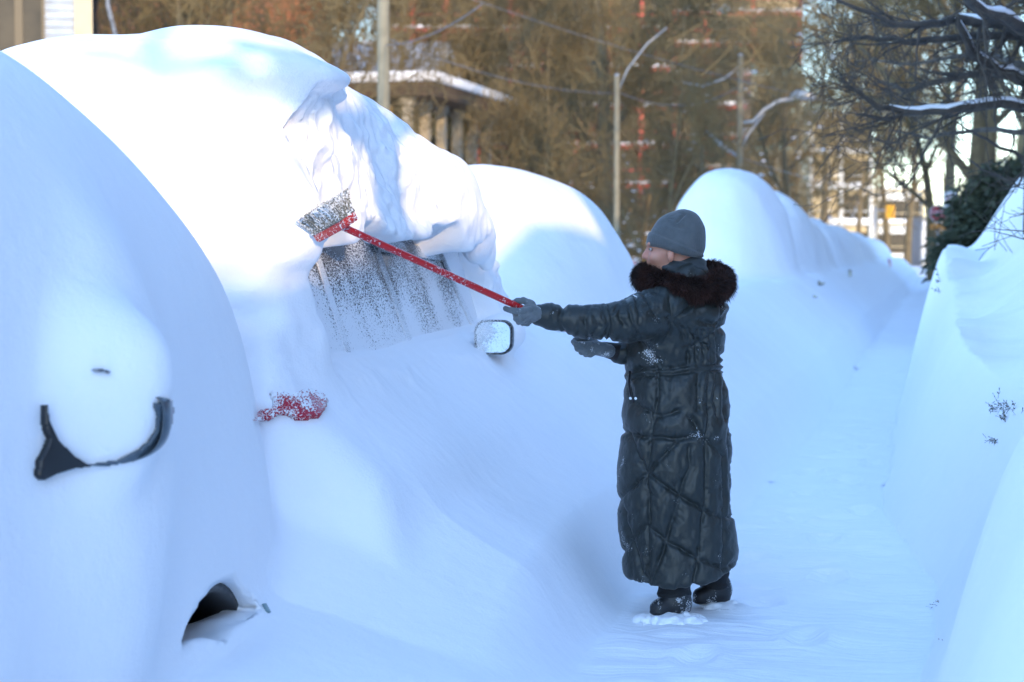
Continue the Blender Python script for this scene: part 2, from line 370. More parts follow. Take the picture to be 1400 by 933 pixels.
# --- the tall van being cleared
C2 = dict(c=(-3.27, 8.98), a=1.07, b=2.25, prof=([6.4, 6.9, 7.4, 8, 9, 9.8, 10.4, 10.9, 11.4], [2.42, 2.56, 2.58, 2.47, 2.32, 2.20, 2.04, 1.8, 1.5]), pl=4.2, pv=3.0)
def body_x(z): return -2.40 - .24 * np.clip((z - 1.0) / .75, 0, 1.3)      # the van's side leans in above the belt line
def rear_edge(z): return 7.14 + (1.55 - z) * .30                          # sloping rear end of the brushed glass
def front_edge(z): return 9.35 + (1.50 - z) * 1.25
MIR2 = np.array(atX(676, 461, -2.16))
def car2_f(x, y, z):
    side = sstep(-3.0, -2.5, x)
    f = mound_f(x, y, z, **C2)
    f = f + .03 * noise(x * .8, y * .8, z * .8, 31) + .012 * noise(x * 3, y * 3, z * 3, 32)
    # long slab of crust that slumped on the rear quarter
    gz = z - (2.28 - .13 * (y - 6.6))
    f = f - .10 * side * np.exp(-(gz / .16)**2) * sstep(8.1, 7.4, y) * sstep(6.3, 6.9, y)
    f = f + .085 * np.exp(-((z - 2.10 + .16 * (y - 6.6) + .05 * noise(y * 3.4, y * 0, y * 0, 46)) / .055)**2) * sstep(7.4, 7.0, y) * side
    f = f + side * sstep(7.5, 7.1, y) * (.035 * noise(y * 3.2, z * 4.5, x * 2, 47) + .012 * noise(y * 9, z * 13, x * 6, 48))
    # broken face: behind Y 7.3 the snow has fallen away and left a fluted wall
    wy = 7.33 + .07 * noise(z * 4.2, z * 0 + 1, z * 0, 33) + .03 * noise(z * 11, z * 0 + 1, z * 0, 34) + .10 * sstep(1.9, 1.55, z) * 0
    top = 2.13 - .02 * (y - 7.3) + .05 * noise(y * 3.2, y * 0, y * 0, 35) + .02 * noise(y * 9, y * 0, y * 0, 36)
    soft = .03 + .30 * sstep(7.9, 8.7, y)
    cut = sstep(wy - .02, wy + .05, y) * sstep(top + soft, top - soft, z) * side
    back = sstep(9.55, 8.9, y)
    flute = np.abs(noise(y * 2.6 + .8 * z, z * 1.5, x * .5, 37))
    flute2 = np.abs(noise(y * 6 + 1.5 * z, z * 3.6, x, 38))
    f = f + cut * (.075 * back + .02 - .11 * (flute - .25) - .03 * (flute2 - .25) + .018 * noise(y * 13, z * 10, x * 8, 39) + .010 * noise(y * 26, z * 20, x * 20, 40))
    # soft rolled lip above it
    f = f - .05 * side * np.exp(-((z - top - .06) / .06)**2) * np.exp(-((y - 7.62) / .28)**2)
    # deep notch the shadow falls in
    f = f + .04 * cut * np.exp(-((y - 8.25 - .2*(z-1.8)) / .18)**2)
    # rear part bulges low down
    f = f - .07 * side * np.exp(-((z - 1.62) / .22)**2) * sstep(7.35, 7.1, y) * sstep(6.6, 6.9, y)
    # hanging curtain at the front door
    f = smin(f, ellips(x, y, z, (-2.42, 9.68, 1.68), (.15, .34, .27)), .12)
    lip = 1.57 + .07 * noise(y * 3.5, y * 0, y * 0, 41) + .04 * noise(y * 9, x * 3, y * 0, 42)
    lip = lip - .10 * np.exp(-((y - 9.55) / .10)**2) + .03 * np.exp(-((y - 9.85) / .13)**2) - .07 * np.exp(-((y - 7.95) / .07)**2)
    # brushed opening over the side windows
    o = smax(z - lip, rear_edge(z) - y, .03)
    o = smax(o, y - 10.38, .03)
    o = smax(o, body_x(z) - .02 - x, .01)
    o = smax(o, .95 - z, .05)
    f = smax(f, -o, .035)
    f = smin(f, ellips(x, y, z, (-2.36, 10.02, 1.55), (.09, .14, .15)), .06)
    f = smin(f, ellips(x, y, z, (-2.33, 10.12, 1.46), (.05, .05, .10)), .04)
    # snow over the door mirror and its housing
    f = smin(f, ellips(x, y, z, (MIR2[0] - .01, MIR2[1] + .21, MIR2[2] + .01), (.12, .15, .10)), .025)
    # snow drifted on the sill below the brushed windows
    return f
def drift_f(x, y, z):
    """snow piled against the van's doors, up to the glass"""
    top = 1.02 + .03 * noise(y * 1.3, y * 0, y * 0, 44) - .0 * y
    d = (z - top + .9 * np.maximum(x + 2.36, 0)) * .7
    d = smax(d, 6.75 - y, .2); d = smax(d, y - 11.6, .3); d = smax(d, x + 1.9, .1)
    return smax(d, -3.4 - x, .1)

CARS = []      # (name index, implicit)
CARS.append((3, dict(c=(-3.25, 14.35), a=1.05, b=2.1, prof=([12, 13, 14, 15, 16, 17], [1.5, 1.76, 2.02, 2.12, 2.02, 1.75]), pl=2.6, pv=2.1)))
_ys = [29.8, 35.4, 41.2, 46.8, 52.4, 58, 63.6, 69.3, 75, 80.6, 86.2]
_Hs = [2.62, 2.46, 2.2, 2.12, 1.98, 2.02, 1.85, 1.95, 1.8, 1.85, 1.8]
for i, (yc, H) in enumerate(zip(_ys, _Hs)):
    CARS.append((4 + i, dict(c=(-3.1 + .06 * math.sin(i * 2.3), yc), a=1.03, b=2.5, prof=([yc-3, yc-1.2, yc+.6, yc+1.7, yc+3], [H-.25, H, H-.02, H-.3, H-.6]), pl=2.3, pv=2.05)))
def carN_f(i, kw):
    s = 60 + i * 3
    def f(x, y, z):
        return mound_f(x, y, z, **kw) + .05 * noise(x * .9, y * .8, z * .9, s) + .015 * noise(x * 3, y * 3, z * 3, s + 1)
    return f
FN = [carN_f(i, kw) for i, kw in CARS]
def comps(x, y, z, ylo, yhi):
    out = [(0, ground_f(x, y, z))]
    if ylo < 8: out.append((1, car1_f(x, y, z)))
    if ylo < 13 and yhi > 6: out.append((2, car2_f(x, y, z))); out.append((0, drift_f(x, y, z)))
    for (i, kw), fn in zip(CARS, FN):
        if kw['c'][1] + 3.4 > ylo and kw['c'][1] - 3.4 < yhi: out.append((i, fn(x, y, z)))
    return out
def snow_field(ylo, yhi, k):
    def f(x, y, z):
        c = comps(x, y, z, ylo, yhi); r = c[0][1]
        for _, g in c[1:]: r = smin(r, g, k)
        if ylo < 8: r = smax(r, -gcut(x, y, z), .015)
        return r
    return f
def owner(P, ylo, yhi):
    c = comps(P[:, 0], P[:, 1], P[:, 2], ylo, yhi)
    v = np.stack([g for _, g in c]); ids = np.array([i for i, _ in c])
    return ids[np.argmin(v, 0)]
PIECES = {}     # id -> list of (V, N, F)
def snow_block(lo, hi, h, k, sub=None, yref=None):
    f = snow_field(lo[1] - .3, hi[1] + .3, k)
    #DEVLOAD
    P, F = surface_nets(f, lo, hi, h)
    P, N = project(f, P, 2, e=.006 if h < .05 else .02)
    C = P[F].mean(1); own = owner(C, lo[1] - .3, hi[1] + .3)
    path = (own == 0) & (C[:, 0] > edge_left(C[:, 1]) - .02) & (C[:, 0] < edge_right(C[:, 1]) + .02)
    right = (own == 0) & (C[:, 0] > -.65) & ~path
    own = np.where(path, 100, np.where(right, 101, own))
    for i in np.unique(own):
        PIECES.setdefault(int(i), []).append(submesh(P, N, F, own == i))
#DEVCACHE
import time as _t
_t0 = _t.time()
snow_block((-5.2, 2.6, -.12), (2.4, 6.66, 2.8), .03, .10)
snow_block((-5.2, 6.57, -.12), (2.4, 12.7, 2.9), .021, .10)
snow_block((-5.2, 12.55, -.12), (3.0, 24.2, 2.9), .05, .14)
snow_block((-5.2, 23.9, -.12), (3.0, 95, 2.9), .11, .2)
print('snow', round(_t.time() - _t0, 1), {k: sum(len(q[2]) for q in v) for k, v in PIECES.items()})
def piece(i):
    V, N, F, k = [], [], [], 0
    for v, n, f in PIECES[i]:
        V.append(v); N.append(n); F.append(f + k); k += len(v)
    return np.concatenate(V), np.concatenate(N), np.concatenate(F)
for i, nm, m in ((0, 'snow_bank', M_SNOW), (101, 'snow_bank', M_SNOW), (100, 'path', M_PATH)):
    V, N, F = piece(i); o = mesh_obj(nm, V, F, m, None, True, N); o['kind'] = 'structure'
# wide snow-covered land out to the horizon, cut away under the detailed part
mb = MB()
def gsheet(x0, x1, y0, y1, z): mb.add([(x0,y0,z),(x1,y0,z),(x1,y1,z),(x0,y1,z)], [(0,1,2,3)])
gsheet(-900, 900, -300, 1800, -.115)
g = mb.build('ground', M_SNOW); g['kind'] = 'structure'
# the open lawn behind the camera and beyond the right bank lies at bank height
mb = MB(); mb.box(2.38, 60, -40, 97, -.3, .95); mb.box(-60, -5.18, -40, 130, -.3, .22)
mb.box(-5.2, -1.1, -40, 2.62, -.3, .25); mb.box(-.1, 2.4, -40, 2.62, -.3, .45)
g = mb.build('snow_field', M_SNOW); g['kind'] = 'structure'

GR = 'cars buried in snow along the path'
def car_empty(i, loc, label, cat='car'):
    o = empty('buried_car' if i != 2 else 'buried_van', loc, 0, label, cat, GR)
    V, N, F = piece(i); mesh_obj('snow_cover', V, F, M_SNOW, o, True, N)
    return o
car1 = car_empty(1, (-3.28, 3.9, 0), 'nearest snow-buried car, only its dark door mirror and wheel arch showing')
car2 = car_empty(2, (-3.27, 9.3, 0), 'tall snow-capped van whose side windows are being brushed clear', 'van')
ords = {3: 'rounded snow-buried car just beyond the van, sun on its roof', 4: 'big blue-shaded snow-buried car rising right behind the person',
        5: 'snow-buried car next past the big mound behind the person', 6: 'snow-buried car third from the big mound behind the person, farther down the row'}
words = ['fourth', 'fifth', 'sixth', 'seventh', 'eighth', 'ninth', 'tenth', 'eleventh', 'twelfth', 'thirteenth', 'fourteenth', 'fifteenth']
FAR = []
for i, kw in CARS:
    lab = ords.get(i) or 'low snow-buried car, %s along the row counted from the van' % {7:'sixth',8:'seventh',9:'eighth',10:'ninth',11:'tenth',12:'eleventh',13:'twelfth',14:'thirteenth',15:'last'}[i]
    if i in PIECES: FAR.append((i, car_empty(i, (kw['c'][0], kw['c'][1], 0), lab)))
# ---------------------------------------------------------------- houses on the near side of the street (they shade the path)
M_BRICK = mat('red_brick', (.24,.09,.055), .85, var=(3,(.30,.15,.09),.8), bump=(20,.4,.01))
def brick_mat(name, c1, c2, mortar, scale=4.0):
    m = bpy.data.materials.new(name); m.use_nodes = True; nt = m.node_tree; b = nt.nodes['Principled BSDF']
    tc = nt.nodes.new('ShaderNodeTexCoord'); mp = nt.nodes.new('ShaderNodeMapping'); mp.inputs['Rotation'].default_value = (R(90), 0, 0)
    ad = nt.nodes.new('ShaderNodeVectorMath'); ad.operation = 'ADD'
    sp = nt.nodes.new('ShaderNodeSeparateXYZ'); cb = nt.nodes.new('ShaderNodeCombineXYZ'); a = nt.nodes.new('ShaderNodeMath'); a.operation = 'ADD'
    nt.links.new(tc.outputs['Object'], sp.inputs[0]); nt.links.new(sp.outputs[0], a.inputs[0]); nt.links.new(sp.outputs[1], a.inputs[1])
    nt.links.new(a.outputs[0], cb.inputs[0]); nt.links.new(sp.outputs[2], cb.inputs[1])
    br = nt.nodes.new('ShaderNodeTexBrick'); br.inputs['Scale'].default_value = scale; br.inputs['Color1'].default_value = (*c1,1)
    br.inputs['Color2'].default_value = (*c2,1); br.inputs['Mortar'].default_value = (*mortar,1); br.inputs['Mortar Size'].default_value = .012
    nt.links.new(cb.outputs[0], br.inputs['Vector']); nt.links.new(br.outputs[0], b.inputs['Base Color']); b.inputs['Roughness'].default_value = .85
    return m
M_BR1 = brick_mat('warm_brick', (.30,.11,.05), (.38,.16,.08), (.35,.3,.25))
M_BR2 = brick_mat('brown_brick', (.20,.09,.06), (.26,.12,.08), (.3,.27,.24))
M_WHITEWOOD = mat('white_painted_wood', (.75,.75,.73), .6, var=(6,(.6,.6,.58),.6))
M_GLASS = mat('window_glass', (.05,.06,.065), .08, spec=.8, var=(1.2,(.12,.13,.13),.7))
M_SHINGLE = mat('roof_shingles', (.06,.055,.05), .9, var=(8,(.12,.11,.1),.8))
M_STONE = mat('pale_stone', (.5,.44,.34), .85, var=(4,(.36,.3,.22),.7), bump=(14,.3,.01))
def house(loc, w, d, eave, ridge, m_wall, label, gable='y', rz=0.0, windows=(), door=None, snow=.35, over=.35):
    """w along local x, d along local y; windows: (face, centre along face, z0, width, height)"""
    h = empty('house', loc, rz, label, 'house')
    b = MB(); b.box(-w/2, w/2, -d/2, d/2, -.3, eave)
    if gable == 'x': b.prism([(-d/2, eave), (d/2, eave), (0, ridge)], 'x', -w/2, w/2)
    else: b.prism([(-w/2, eave), (w/2, eave), (0, ridge)], 'y', -d/2, d/2)
    b.build('wall', m_wall, h, False, False)
    def roof(t0, t1, ov):
        rr = MB(); half, length = (w/2, d/2) if gable == 'y' else (d/2, w/2)
        sl = (ridge - eave) / half; e = half + ov
        poly = [(-e, eave - sl*ov + t0), (0, ridge + t0), (e, eave - sl*ov + t0), (e, eave - sl*ov + t1), (0, ridge + t1), (-e, eave - sl*ov + t1)]
        if gable == 'y': rr.prism(poly, 'y', -length - ov, length + ov)
        else: rr.prism(poly, 'x', -length - ov, length + ov)
        return rr
    roof(.02, .16, over).build('roof', M_SHINGLE, h, False, False)
    o = roof(.163, .16 + snow, over - .04).build('roof_snow', M_SNOW, h, True, False); bevel(o, .12, 3)
    for (fc, c, z0, ww, hh) in windows:
        s = {'-x': (-w/2, -1), '+x': (w/2, 1), '-y': (-d/2, -1), '+y': (d/2, 1)}[fc]
        fr, pa = MB(), MB()
        def bx(M, a0, a1, n0, n1, q0, q1):
            lo, hi = sorted((s[0] + s[1]*n0, s[0] + s[1]*n1))
            if fc[1] == 'x': M.box(lo, hi, a0, a1, q0, q1)
            else: M.box(a0, a1, lo, hi, q0, q1)
        t = .11
        bx(fr, c-ww/2-t, c-ww/2, .003, .09, z0, z0+hh); bx(fr, c+ww/2, c+ww/2+t, .003, .09, z0, z0+hh)
        bx(fr, c-ww/2-t, c+ww/2+t, .003, .09, z0+hh, z0+hh+t); bx(fr, c-ww/2-t-.05, c+ww/2+t+.05, .003, .14, z0-.08, z0)
        bx(fr, c-ww/2, c+ww/2, .03, .07, z0+hh*.48, z0+hh*.54); bx(fr, c-.03, c+.03, .032, .068, z0, z0+hh*.48)
        bx(pa, c-ww/2, c+ww/2, .006, .028, z0, z0+hh)
        wo_ = fr.build('window', M_WHITEWOOD, h, False, False); p = pa.build('pane', M_GLASS, None, False, False)
        p.parent = wo_
    if door:
        fc, c = door; s = {'-x': (-w/2, -1), '+x': (w/2, 1)}[fc]
        dm = MB(); lo, hi = sorted((s[0]+s[1]*.004, s[0]+s[1]*.08)); dm.box(lo, hi, c-.5, c+.5, .4, 2.5); dm.build('door', M_TRIM, h, False, False)
    return h
wf = lambda n, zs: [('-x', c, z, 1.0, 1.5) for c in n for z in zs]
house((13.5, -23.3, 0), 11, 17.6, 8.1, 8.3, M_BR2, 'tall brown brick house behind the viewer on the path side', 'x', 0, wf((-4, 0, 4), (1.3, 4.6)), ('-x', 2), .3, .1)
house((8.2, -13.15, 0), .4, 2.3, 7.75, 7.8, M_BR2, 'thin tall brick fire wall between the tall brown house and the low one', 'y', 0, (), None, .3, .0)  # unseen wall, added only to keep the sun off the near car
house((13.5, -8.6, 0), 11, 4.5, 6.75, 7.0, M_BR1, 'low brick house with a nearly flat snowy roof on the path side', 'x', 0, wf((-1.3, 1.3), (1.3, 4.2)), ('-x', 0), .3, .1)
house((13.5, -4.85, 0), 11, 2.8, 7.0, 7.3, M_BR2, 'narrow brick house squeezed between its low and its large neighbour', 'x', 0, wf((0,), (4.4,)), ('-x', 0), .3, .05)  # unseen house added so only the top of the car past the van is sunlit
house((13.5, 5.1, 0), 11, 16.8, 9.2, 11.5, M_BR2, 'large brown brick house across the path from the van', 'x', 0, wf((-5, -1, 3.5), (1.3, 4.6)), ('-x', 1.2))
house((14.0, 23.6, 0), 11, 19, 9.2, 11.6, M_BR1, 'wide red brick house on the path side farther along', 'x', 0, wf((-5, -1, 4), (1.3, 4.6)), ('-x', 1.2))
house((14.2, 43.8, 0), 11, 19.6, 9.2, 11.4, M_BR2, 'third two-storey brick house down the path side', 'x', 0, wf((-5, -1, 4), (1.3, 4.6)), ('-x', 1.2))
house((14.4, 64, 0), 11, 19.4, 9.2, 11.8, M_BR1, 'farthest red brick house down the path side', 'x', 0, wf((-5, -1, 4), (1.3, 4.6)), ('-x', 1.2))
# ---------------------------------------------------------------- trees
M_BARK = mat('tree_bark', (.21,.155,.075), .9, var=(5,(.12,.085,.05),.8), bump=(18,.6,.02))
M_TWIG = mat('winter_twigs', (.125,.090,.040), .85, var=(.5,(.23,.165,.07),.8))
M_BARKD = mat('dark_bark', (.045,.036,.03), .85, var=(9,(.10,.08,.06),.7), bump=(30,.6,.01))  # dark brown bark with lighter mottling
M_NEEDLE = mat('evergreen_needles', (.035,.05,.028), .8, var=(1.5,(.07,.075,.04),.8))
def tubes(segs, n):
    """segs: array (N, 8) of start, end, r0, r1 -> vertices and quads of tapered open tubes"""
    S = np.asarray(segs, float); A, B, r0, r1 = S[:, 0:3], S[:, 3:6], S[:, 6], S[:, 7]
    t = B - A; t /= np.linalg.norm(t, axis=1)[:, None] + 1e-9
    ref = np.where(np.abs(t[:, 2:3]) < .9, np.array([[0, 0, 1.]]), np.array([[1., 0, 0]]))
    u = np.cross(t, ref); u /= np.linalg.norm(u, axis=1)[:, None]; v = np.cross(t, u)
    V = []
    for C, r in ((A, r0), (B, r1)):
        for j in range(n):
            a = 2 * math.pi * j / n
            V.append(C + r[:, None] * (math.cos(a) * u + math.sin(a) * v))
    V = np.stack(V, 1).reshape(-1, 3)
    k = np.arange(len(S))[:, None] * 2 * n
    F = np.concatenate([k + np.array([j, (j+1) % n, n + (j+1) % n, n + j]) for j in range(n)])
    return V, F
def grow(rng, start, direc, length, rad, depth, out, spread=.55, up=.12, seg=4, kids=4, droop=0.0, minr=.006):
    p = np.array(start, float); d = np.array(direc, float); d /= np.linalg.norm(d)
    pts = [p.copy()]; r = rad
    for i in range(seg):
        d = d + rng.normal(0, .13, 3) + np.array([0, 0, up - droop * (depth < 3)]); d /= np.linalg.norm(d)
        q = p + d * length / seg; r2 = max(minr, rad * (1 - .62 * (i + 1) / seg))
        out.append((*p, *q, r, r2, depth)); p, r = q, r2; pts.append(p.copy())
        if depth > 0:
            nk = kids if i else max(1, kids - 2)
            for _ in range(nk if depth <= 2 else max(1, nk - 1)):
                if i == 0 and rng.random() < .45: continue
                a = rng.uniform(0, 2*math.pi); side = np.cross(d, (math.cos(a), math.sin(a), .3)); side /= np.linalg.norm(side) + 1e-9
                nd = d * (1 - spread) + side * spread
                grow(rng, pts[-1] if rng.random() < .5 else (pts[-1]+pts[-2])/2, nd, length * rng.uniform(.42, .68), r * .55, depth - 1, out, spread, up, seg if depth > 2 else 3, kids, droop, minr)
def tree_mesh(seed, height, rad, fork=.35, nlimb=6, depth=3, spread=.55, up=.12, lean=0.0, twig=.007, kids=3):
    rng = np.random.default_rng(seed); out = []
    p = np.array([0, 0, -.2]); d = np.array([lean, 0, 1.0]); n = 7; r = rad
    H = height * .72
    for i in range(n):
        d = d + rng.normal(0, .05, 3); d[2] = max(d[2], .8); d /= np.linalg.norm(d)
        q = p + d * H / n; r2 = rad * (1 - .75 * (i+1) / n); out.append((*p, *q, r, r2, 9)); 
        if (i + 1) / n > fork:
            for _ in range(max(1, int(nlimb / (n * (1 - fork)) + .5))):
                a = rng.uniform(0, 2*math.pi); e = rng.uniform(.5, 1.3)
                grow(rng, q, (math.cos(a), math.sin(a), e), height * rng.uniform(.26, .40), r2 * .62, depth, out, spread, up, 4, kids, 0, twig)
        p, r = q, r2
    grow(rng, p, d, height * .3, r, depth, out, spread, up, 4, kids, 0, twig)
    S = np.array(out); big = S[:, 8] >= depth
    tv, tf = tubes(S[big][:, :8], 7)
    mid = S[(~big) & (S[:, 8] >= 1)][:, :8]; small = S[(~big) & (S[:, 8] < 1)][:, :8]
    v1, f1 = tubes(mid, 4); v2, f2 = tubes(small, 3)
    return (tv, tf), (np.concatenate([v1, v2]), np.concatenate([f1, f2 + len(v1)]))
PROTO = []
for k, (sd, h, r, fk, nl, sp, up) in enumerate([(11, 12, .22, .28, 7, .55, .12), (23, 14, .26, .35, 8, .5, .16), (37, 10, .16, .18, 7, .62, .1), (51, 15, .30, .3, 7, .5, .1), (68, 8.5, .11, .1, 9, .6, .14)]):
    (tv, tf), (cv, cf) = tree_mesh(sd, h, r, fk, nl, 3, sp, up, twig=.010)
    mt = bpy.data.meshes.new('trunk'); mt.from_pydata(tv, [], tf.tolist()); mt.materials.append(M_BARK)
    mt.polygons.foreach_set('use_smooth', np.ones(len(mt.polygons), dtype=bool))
    mc = bpy.data.meshes.new('crown'); mc.from_pydata(cv, [], cf.tolist()); mc.materials.append(M_TWIG)
    PROTO.append((mt, mc))
    print('tree', k, len(tf), len(cf))
TG = 'bare trees beyond the parked cars'
def place_tree(k, loc, rz, s, label, group=TG):
    t = empty('bare_tree', loc, rz, label, 'tree', group); t.scale = (s, s, s)
    for nm, me in zip(('trunk', 'crown'), PROTO[k]):
        o = bpy.data.objects.new(nm, me); COL.objects.link(o); o.parent = t
    return t
# photo column and depth of each tree, kind of tree, size; the label says what it stands beside
TR = [
 (118, 52, 2, 1.0, 'bare tree before the orange brick house, left of the others'),
 (245, 50, 4, 1.2, 'bushy bare tree just above the roof snow of the van, near the orange brick house'),
 (330, 46, 0, 1.0, 'brown bare tree above the middle of the snow-capped van'),
 (400, 46, 2, .9, 'wide bare tree left of the thick concrete pole'),
 (478, 66, 1, .8, 'tall bare tree behind the thick concrete pole on its left'),
 (552, 64, 1, .7, 'tree with a thick trunk right beside the concrete pole'),
 (600, 78, 0, .8, 'bare tree behind the snowy shed roof'),
 (690, 62, 1, .62, 'bare tree standing off the right end of the snowy shed roof'),
 (742, 60, 2, 1.0, 'low spreading bare tree over the sunlit round mound'),
 (786, 70, 0, .85, 'slender bare tree left of the tall light pole'),
 (826, 56, 3, 1.0, 'large tree with the stoutest trunk, directly left of the tall light pole'),
 (880, 64, 2, .85, 'tangled bare tree right of the tall light pole'),
 (968, 88, 0, .85, 'bare tree left of the pole with the curved lamp arm'),
 (1040, 84, 4, 1.2, 'shrubby bare tree just right of the curved-arm lamp pole'),
 (1075, 72, 3, .68, 'bare tree with a sunny trunk under the curved lamp arm'),
 (1125, 100, 0, 1.2, 'bare tree above the sunlit cream buildings'),
 (730, 110, 1, 1.0, 'far bare tree right of centre against the red-framed block'),
 (1000, 120, 1, .95, 'far tall bare tree against the teal glass front'),
 (300, 84, 1, 1.2, 'far bare tree behind the orange brick house'),
 (400, 92, 3, 1.2, 'far bare tree behind the wide one left of the concrete pole'),
 (1175, 125, 2, 1.3, 'distant bare tree beside the amber traffic light'),
 (190, 62, 4, 1.3, 'twiggy bare tree hiding the corner of the orange brick house'),
 (375, 64, 4, 1.5, 'twiggy thicket-like tree between two larger ones above the van'),
 (735, 50, 4, .8, 'young multi-stemmed tree behind the sunlit round mound'),
 (905, 50, 4, .95, 'young multi-stemmed tree in the gap left of the grey knit hat'),
 (775, 90, 4, 1.9, 'broad twiggy tree far behind the round mound'),
]
rng0 = random.Random(4)
for px, Z, k, s, lab in TR:
    p = at(px, 335, Z); place_tree(k, (p[0], p[1], 0), rng0.uniform(0, 6.28), s, lab)
TR2 = [(1240, 100, 0, 1.0, 'bare tree behind the stop sign'), (1275, 62, 2, 1.1, 'bare tree overhanging the far end of the path'),
       (1330, 40, 0, .95, 'bare tree behind the parking sign'), (1385, 34, 2, 1.0, 'bare tree low at the right edge behind the bank'),
       (1345, 55, 1, 1.0, 'taller bare tree behind the parking sign'), (1212, 150, 1, 1.2, 'farthest bare tree in the gap of sky'), (1425, 46, 3, .9, 'stout bare tree just off the right edge'),
       (1300, 80, 3, 1.0, 'thick-limbed bare tree past the end of the path')]
for px, Z, k, s, lab in TR2:
    p = at(px, 335, Z); place_tree(k, (p[0], p[1], .6), rng0.uniform(0, 6.28), s, lab, 'bare trees on the path side')
# far-off wood that reads as one mass
rng = np.random.default_rng(9); segs = []
for i in range(700):
    Z = rng.uniform(100, 190); px = rng.uniform(-100, 1150) if rng.random() < .9 else rng.uniform(1290, 1500)
    p = at(px, 335, Z); x0, y0 = p[0], p[1]; h = rng.uniform(5, 9)
    if -9 < x0 < -1: continue
    segs.append((x0, y0, 0, x0 + rng.normal(0, .5), y0, h, .10, .02))
    for j in range(70):
        z = rng.uniform(.1, .95) * h; a = rng.uniform(0, 6.28); l = rng.uniform(.6, 2.2) * (1.1 - z / h)
        c = (x0 + rng.normal(0, .8), y0 + rng.normal(0, .8), z)
        segs.append((*c, c[0] + l*math.cos(a), c[1] + l*math.sin(a), z + l*rng.uniform(.1, 1.1), .03, .012))
V, F = tubes(segs, 3); o = mesh_obj('far_woods', V, F, M_TWIG, None, True)
tag(o, 'tangled brown undergrowth and woods filling the distance behind the street trees', 'woods', kind='stuff')

# white snow blobs added as sparkle highlights among the far trees and undergrowth
r = np.random.default_rng(31); n = 1500; V = []; F = []
for i in range(n):
    Z = r.uniform(62, 130); px = r.uniform(180, 1150) if r.random() < .8 else r.uniform(1295, 1400)
    p = at(px, 335, Z); z = abs(r.normal(0, 1.6)) + .1 if r.random() < .75 else r.uniform(1, 9)
    s = r.uniform(.03, .13) * (1.4 if z < 1.5 else .8); k = len(V)
    for dx, dy, dz in ((-1.6,0,0),(0,-1.3,-.1),(1.6,0,0),(0,1.3,.1),(0,0,.7),(0,0,-.4)): V.append((p[0]+dx*s*r.uniform(.6,1.5), p[1]+dy*s, z+dz*s))
    F += [(k+a, k+b, k+4) for a, b in ((0,1),(1,2),(2,3),(3,0))] + [(k+b, k+a, k+5) for a, b in ((0,1),(1,2),(2,3),(3,0))]
tag(mesh_obj('sparkle_snow', V, F, M_SNOW, None, True), 'clots of snow caught in the far trees and undergrowth', 'snow', kind='stuff')

def evergreen(loc, h, w, seed, label, m=M_NEEDLE, snow=0):
    t = empty('evergreen_tree', loc, 0, label, 'tree', 'dark evergreens at the right edge')
    mb = MB(); mb.tube([(loc[0], loc[1], loc[2]-.3), (loc[0], loc[1], loc[2]+h*.95)], [.12, .02], 8); mb.build('trunk', M_BARKD, t, True)
    r = np.random.default_rng(seed); n = 16000
    z = h * r.uniform(0, 1, n) ** 1.15 * (.8 + .2*np.sin(5.1*np.arange(n))); a = r.uniform(0, 6.28, n)
    lump = 1 + .45 * np.sin(a * 3 + seed) * np.sin(z * 4) + .2 * r.normal(0, 1, n)
    rr = w * np.sqrt(np.clip(1 - (z / h)**2, 0, 1)) * np.clip(lump, .1, 1.6) * np.sqrt(r.uniform(.15, 1, n))
    c = np.stack([rr*np.cos(a), rr*np.sin(a), z + r.normal(0, .05, n)], 1) + np.array(loc)
    d = np.stack([np.cos(a) + r.normal(0, .5, n), np.sin(a) + r.normal(0, .5, n), r.normal(-.25, .35, n)], 1); d /= np.linalg.norm(d, axis=1)[:, None]
    s = np.cross(d, r.normal(0, 1, (n, 3))); s /= np.linalg.norm(s, axis=1)[:, None]; L = r.uniform(.06, .16, n)[:, None]; W = L * .28
    V = np.stack([c - s*W, c + s*W, c + d*L + s*W*.2, c + d*L - s*W*.2], 1).reshape(-1, 3); k = np.arange(n)[:, None] * 4
    F = k + np.array([0, 1, 2, 3]); mask = r.uniform(0, 1, n) < snow
    mesh_obj('crown', V, F[~mask], m, t, False)
    if snow <= 0: return t
    cs = c[mask] + np.array([0, 0, .03]); nn = len(cs); q = r.uniform(.03, .09, nn)[:, None]
    Vs = np.concatenate([cs + q*np.array(o_) for o_ in ((-1,-1,0),(1,-1,0),(1,1,.1),(-1,1,0),(0,0,.5))], 0).reshape(5, nn, 3).transpose(1, 0, 2).reshape(-1, 3)
    kk = np.arange(nn)[:, None] * 5
    Fs = np.concatenate([kk + np.array(t_) for t_ in ((0,1,4),(1,2,4),(2,3,4),(3,0,4),(2,1,0),(3,2,0))])
    mesh_obj('snow_tufts', Vs, Fs, M_SNOW, t, True)
    return t
p = at(1368, 335, 30); evergreen((p[0], p[1], 1.0), 1.7, .75, 3, 'dark evergreen right behind the parking sign')
p = at(1410, 335, 33); evergreen((p[0], p[1], .9), 2.1, 1.1, 5, 'wider dark evergreen at the right edge under the drooping limbs')
p = at(1333, 335, 48); evergreen((p[0], p[1], .8), 1.7, .45, 8, 'small dark evergreen beyond the foot of the parking sign')

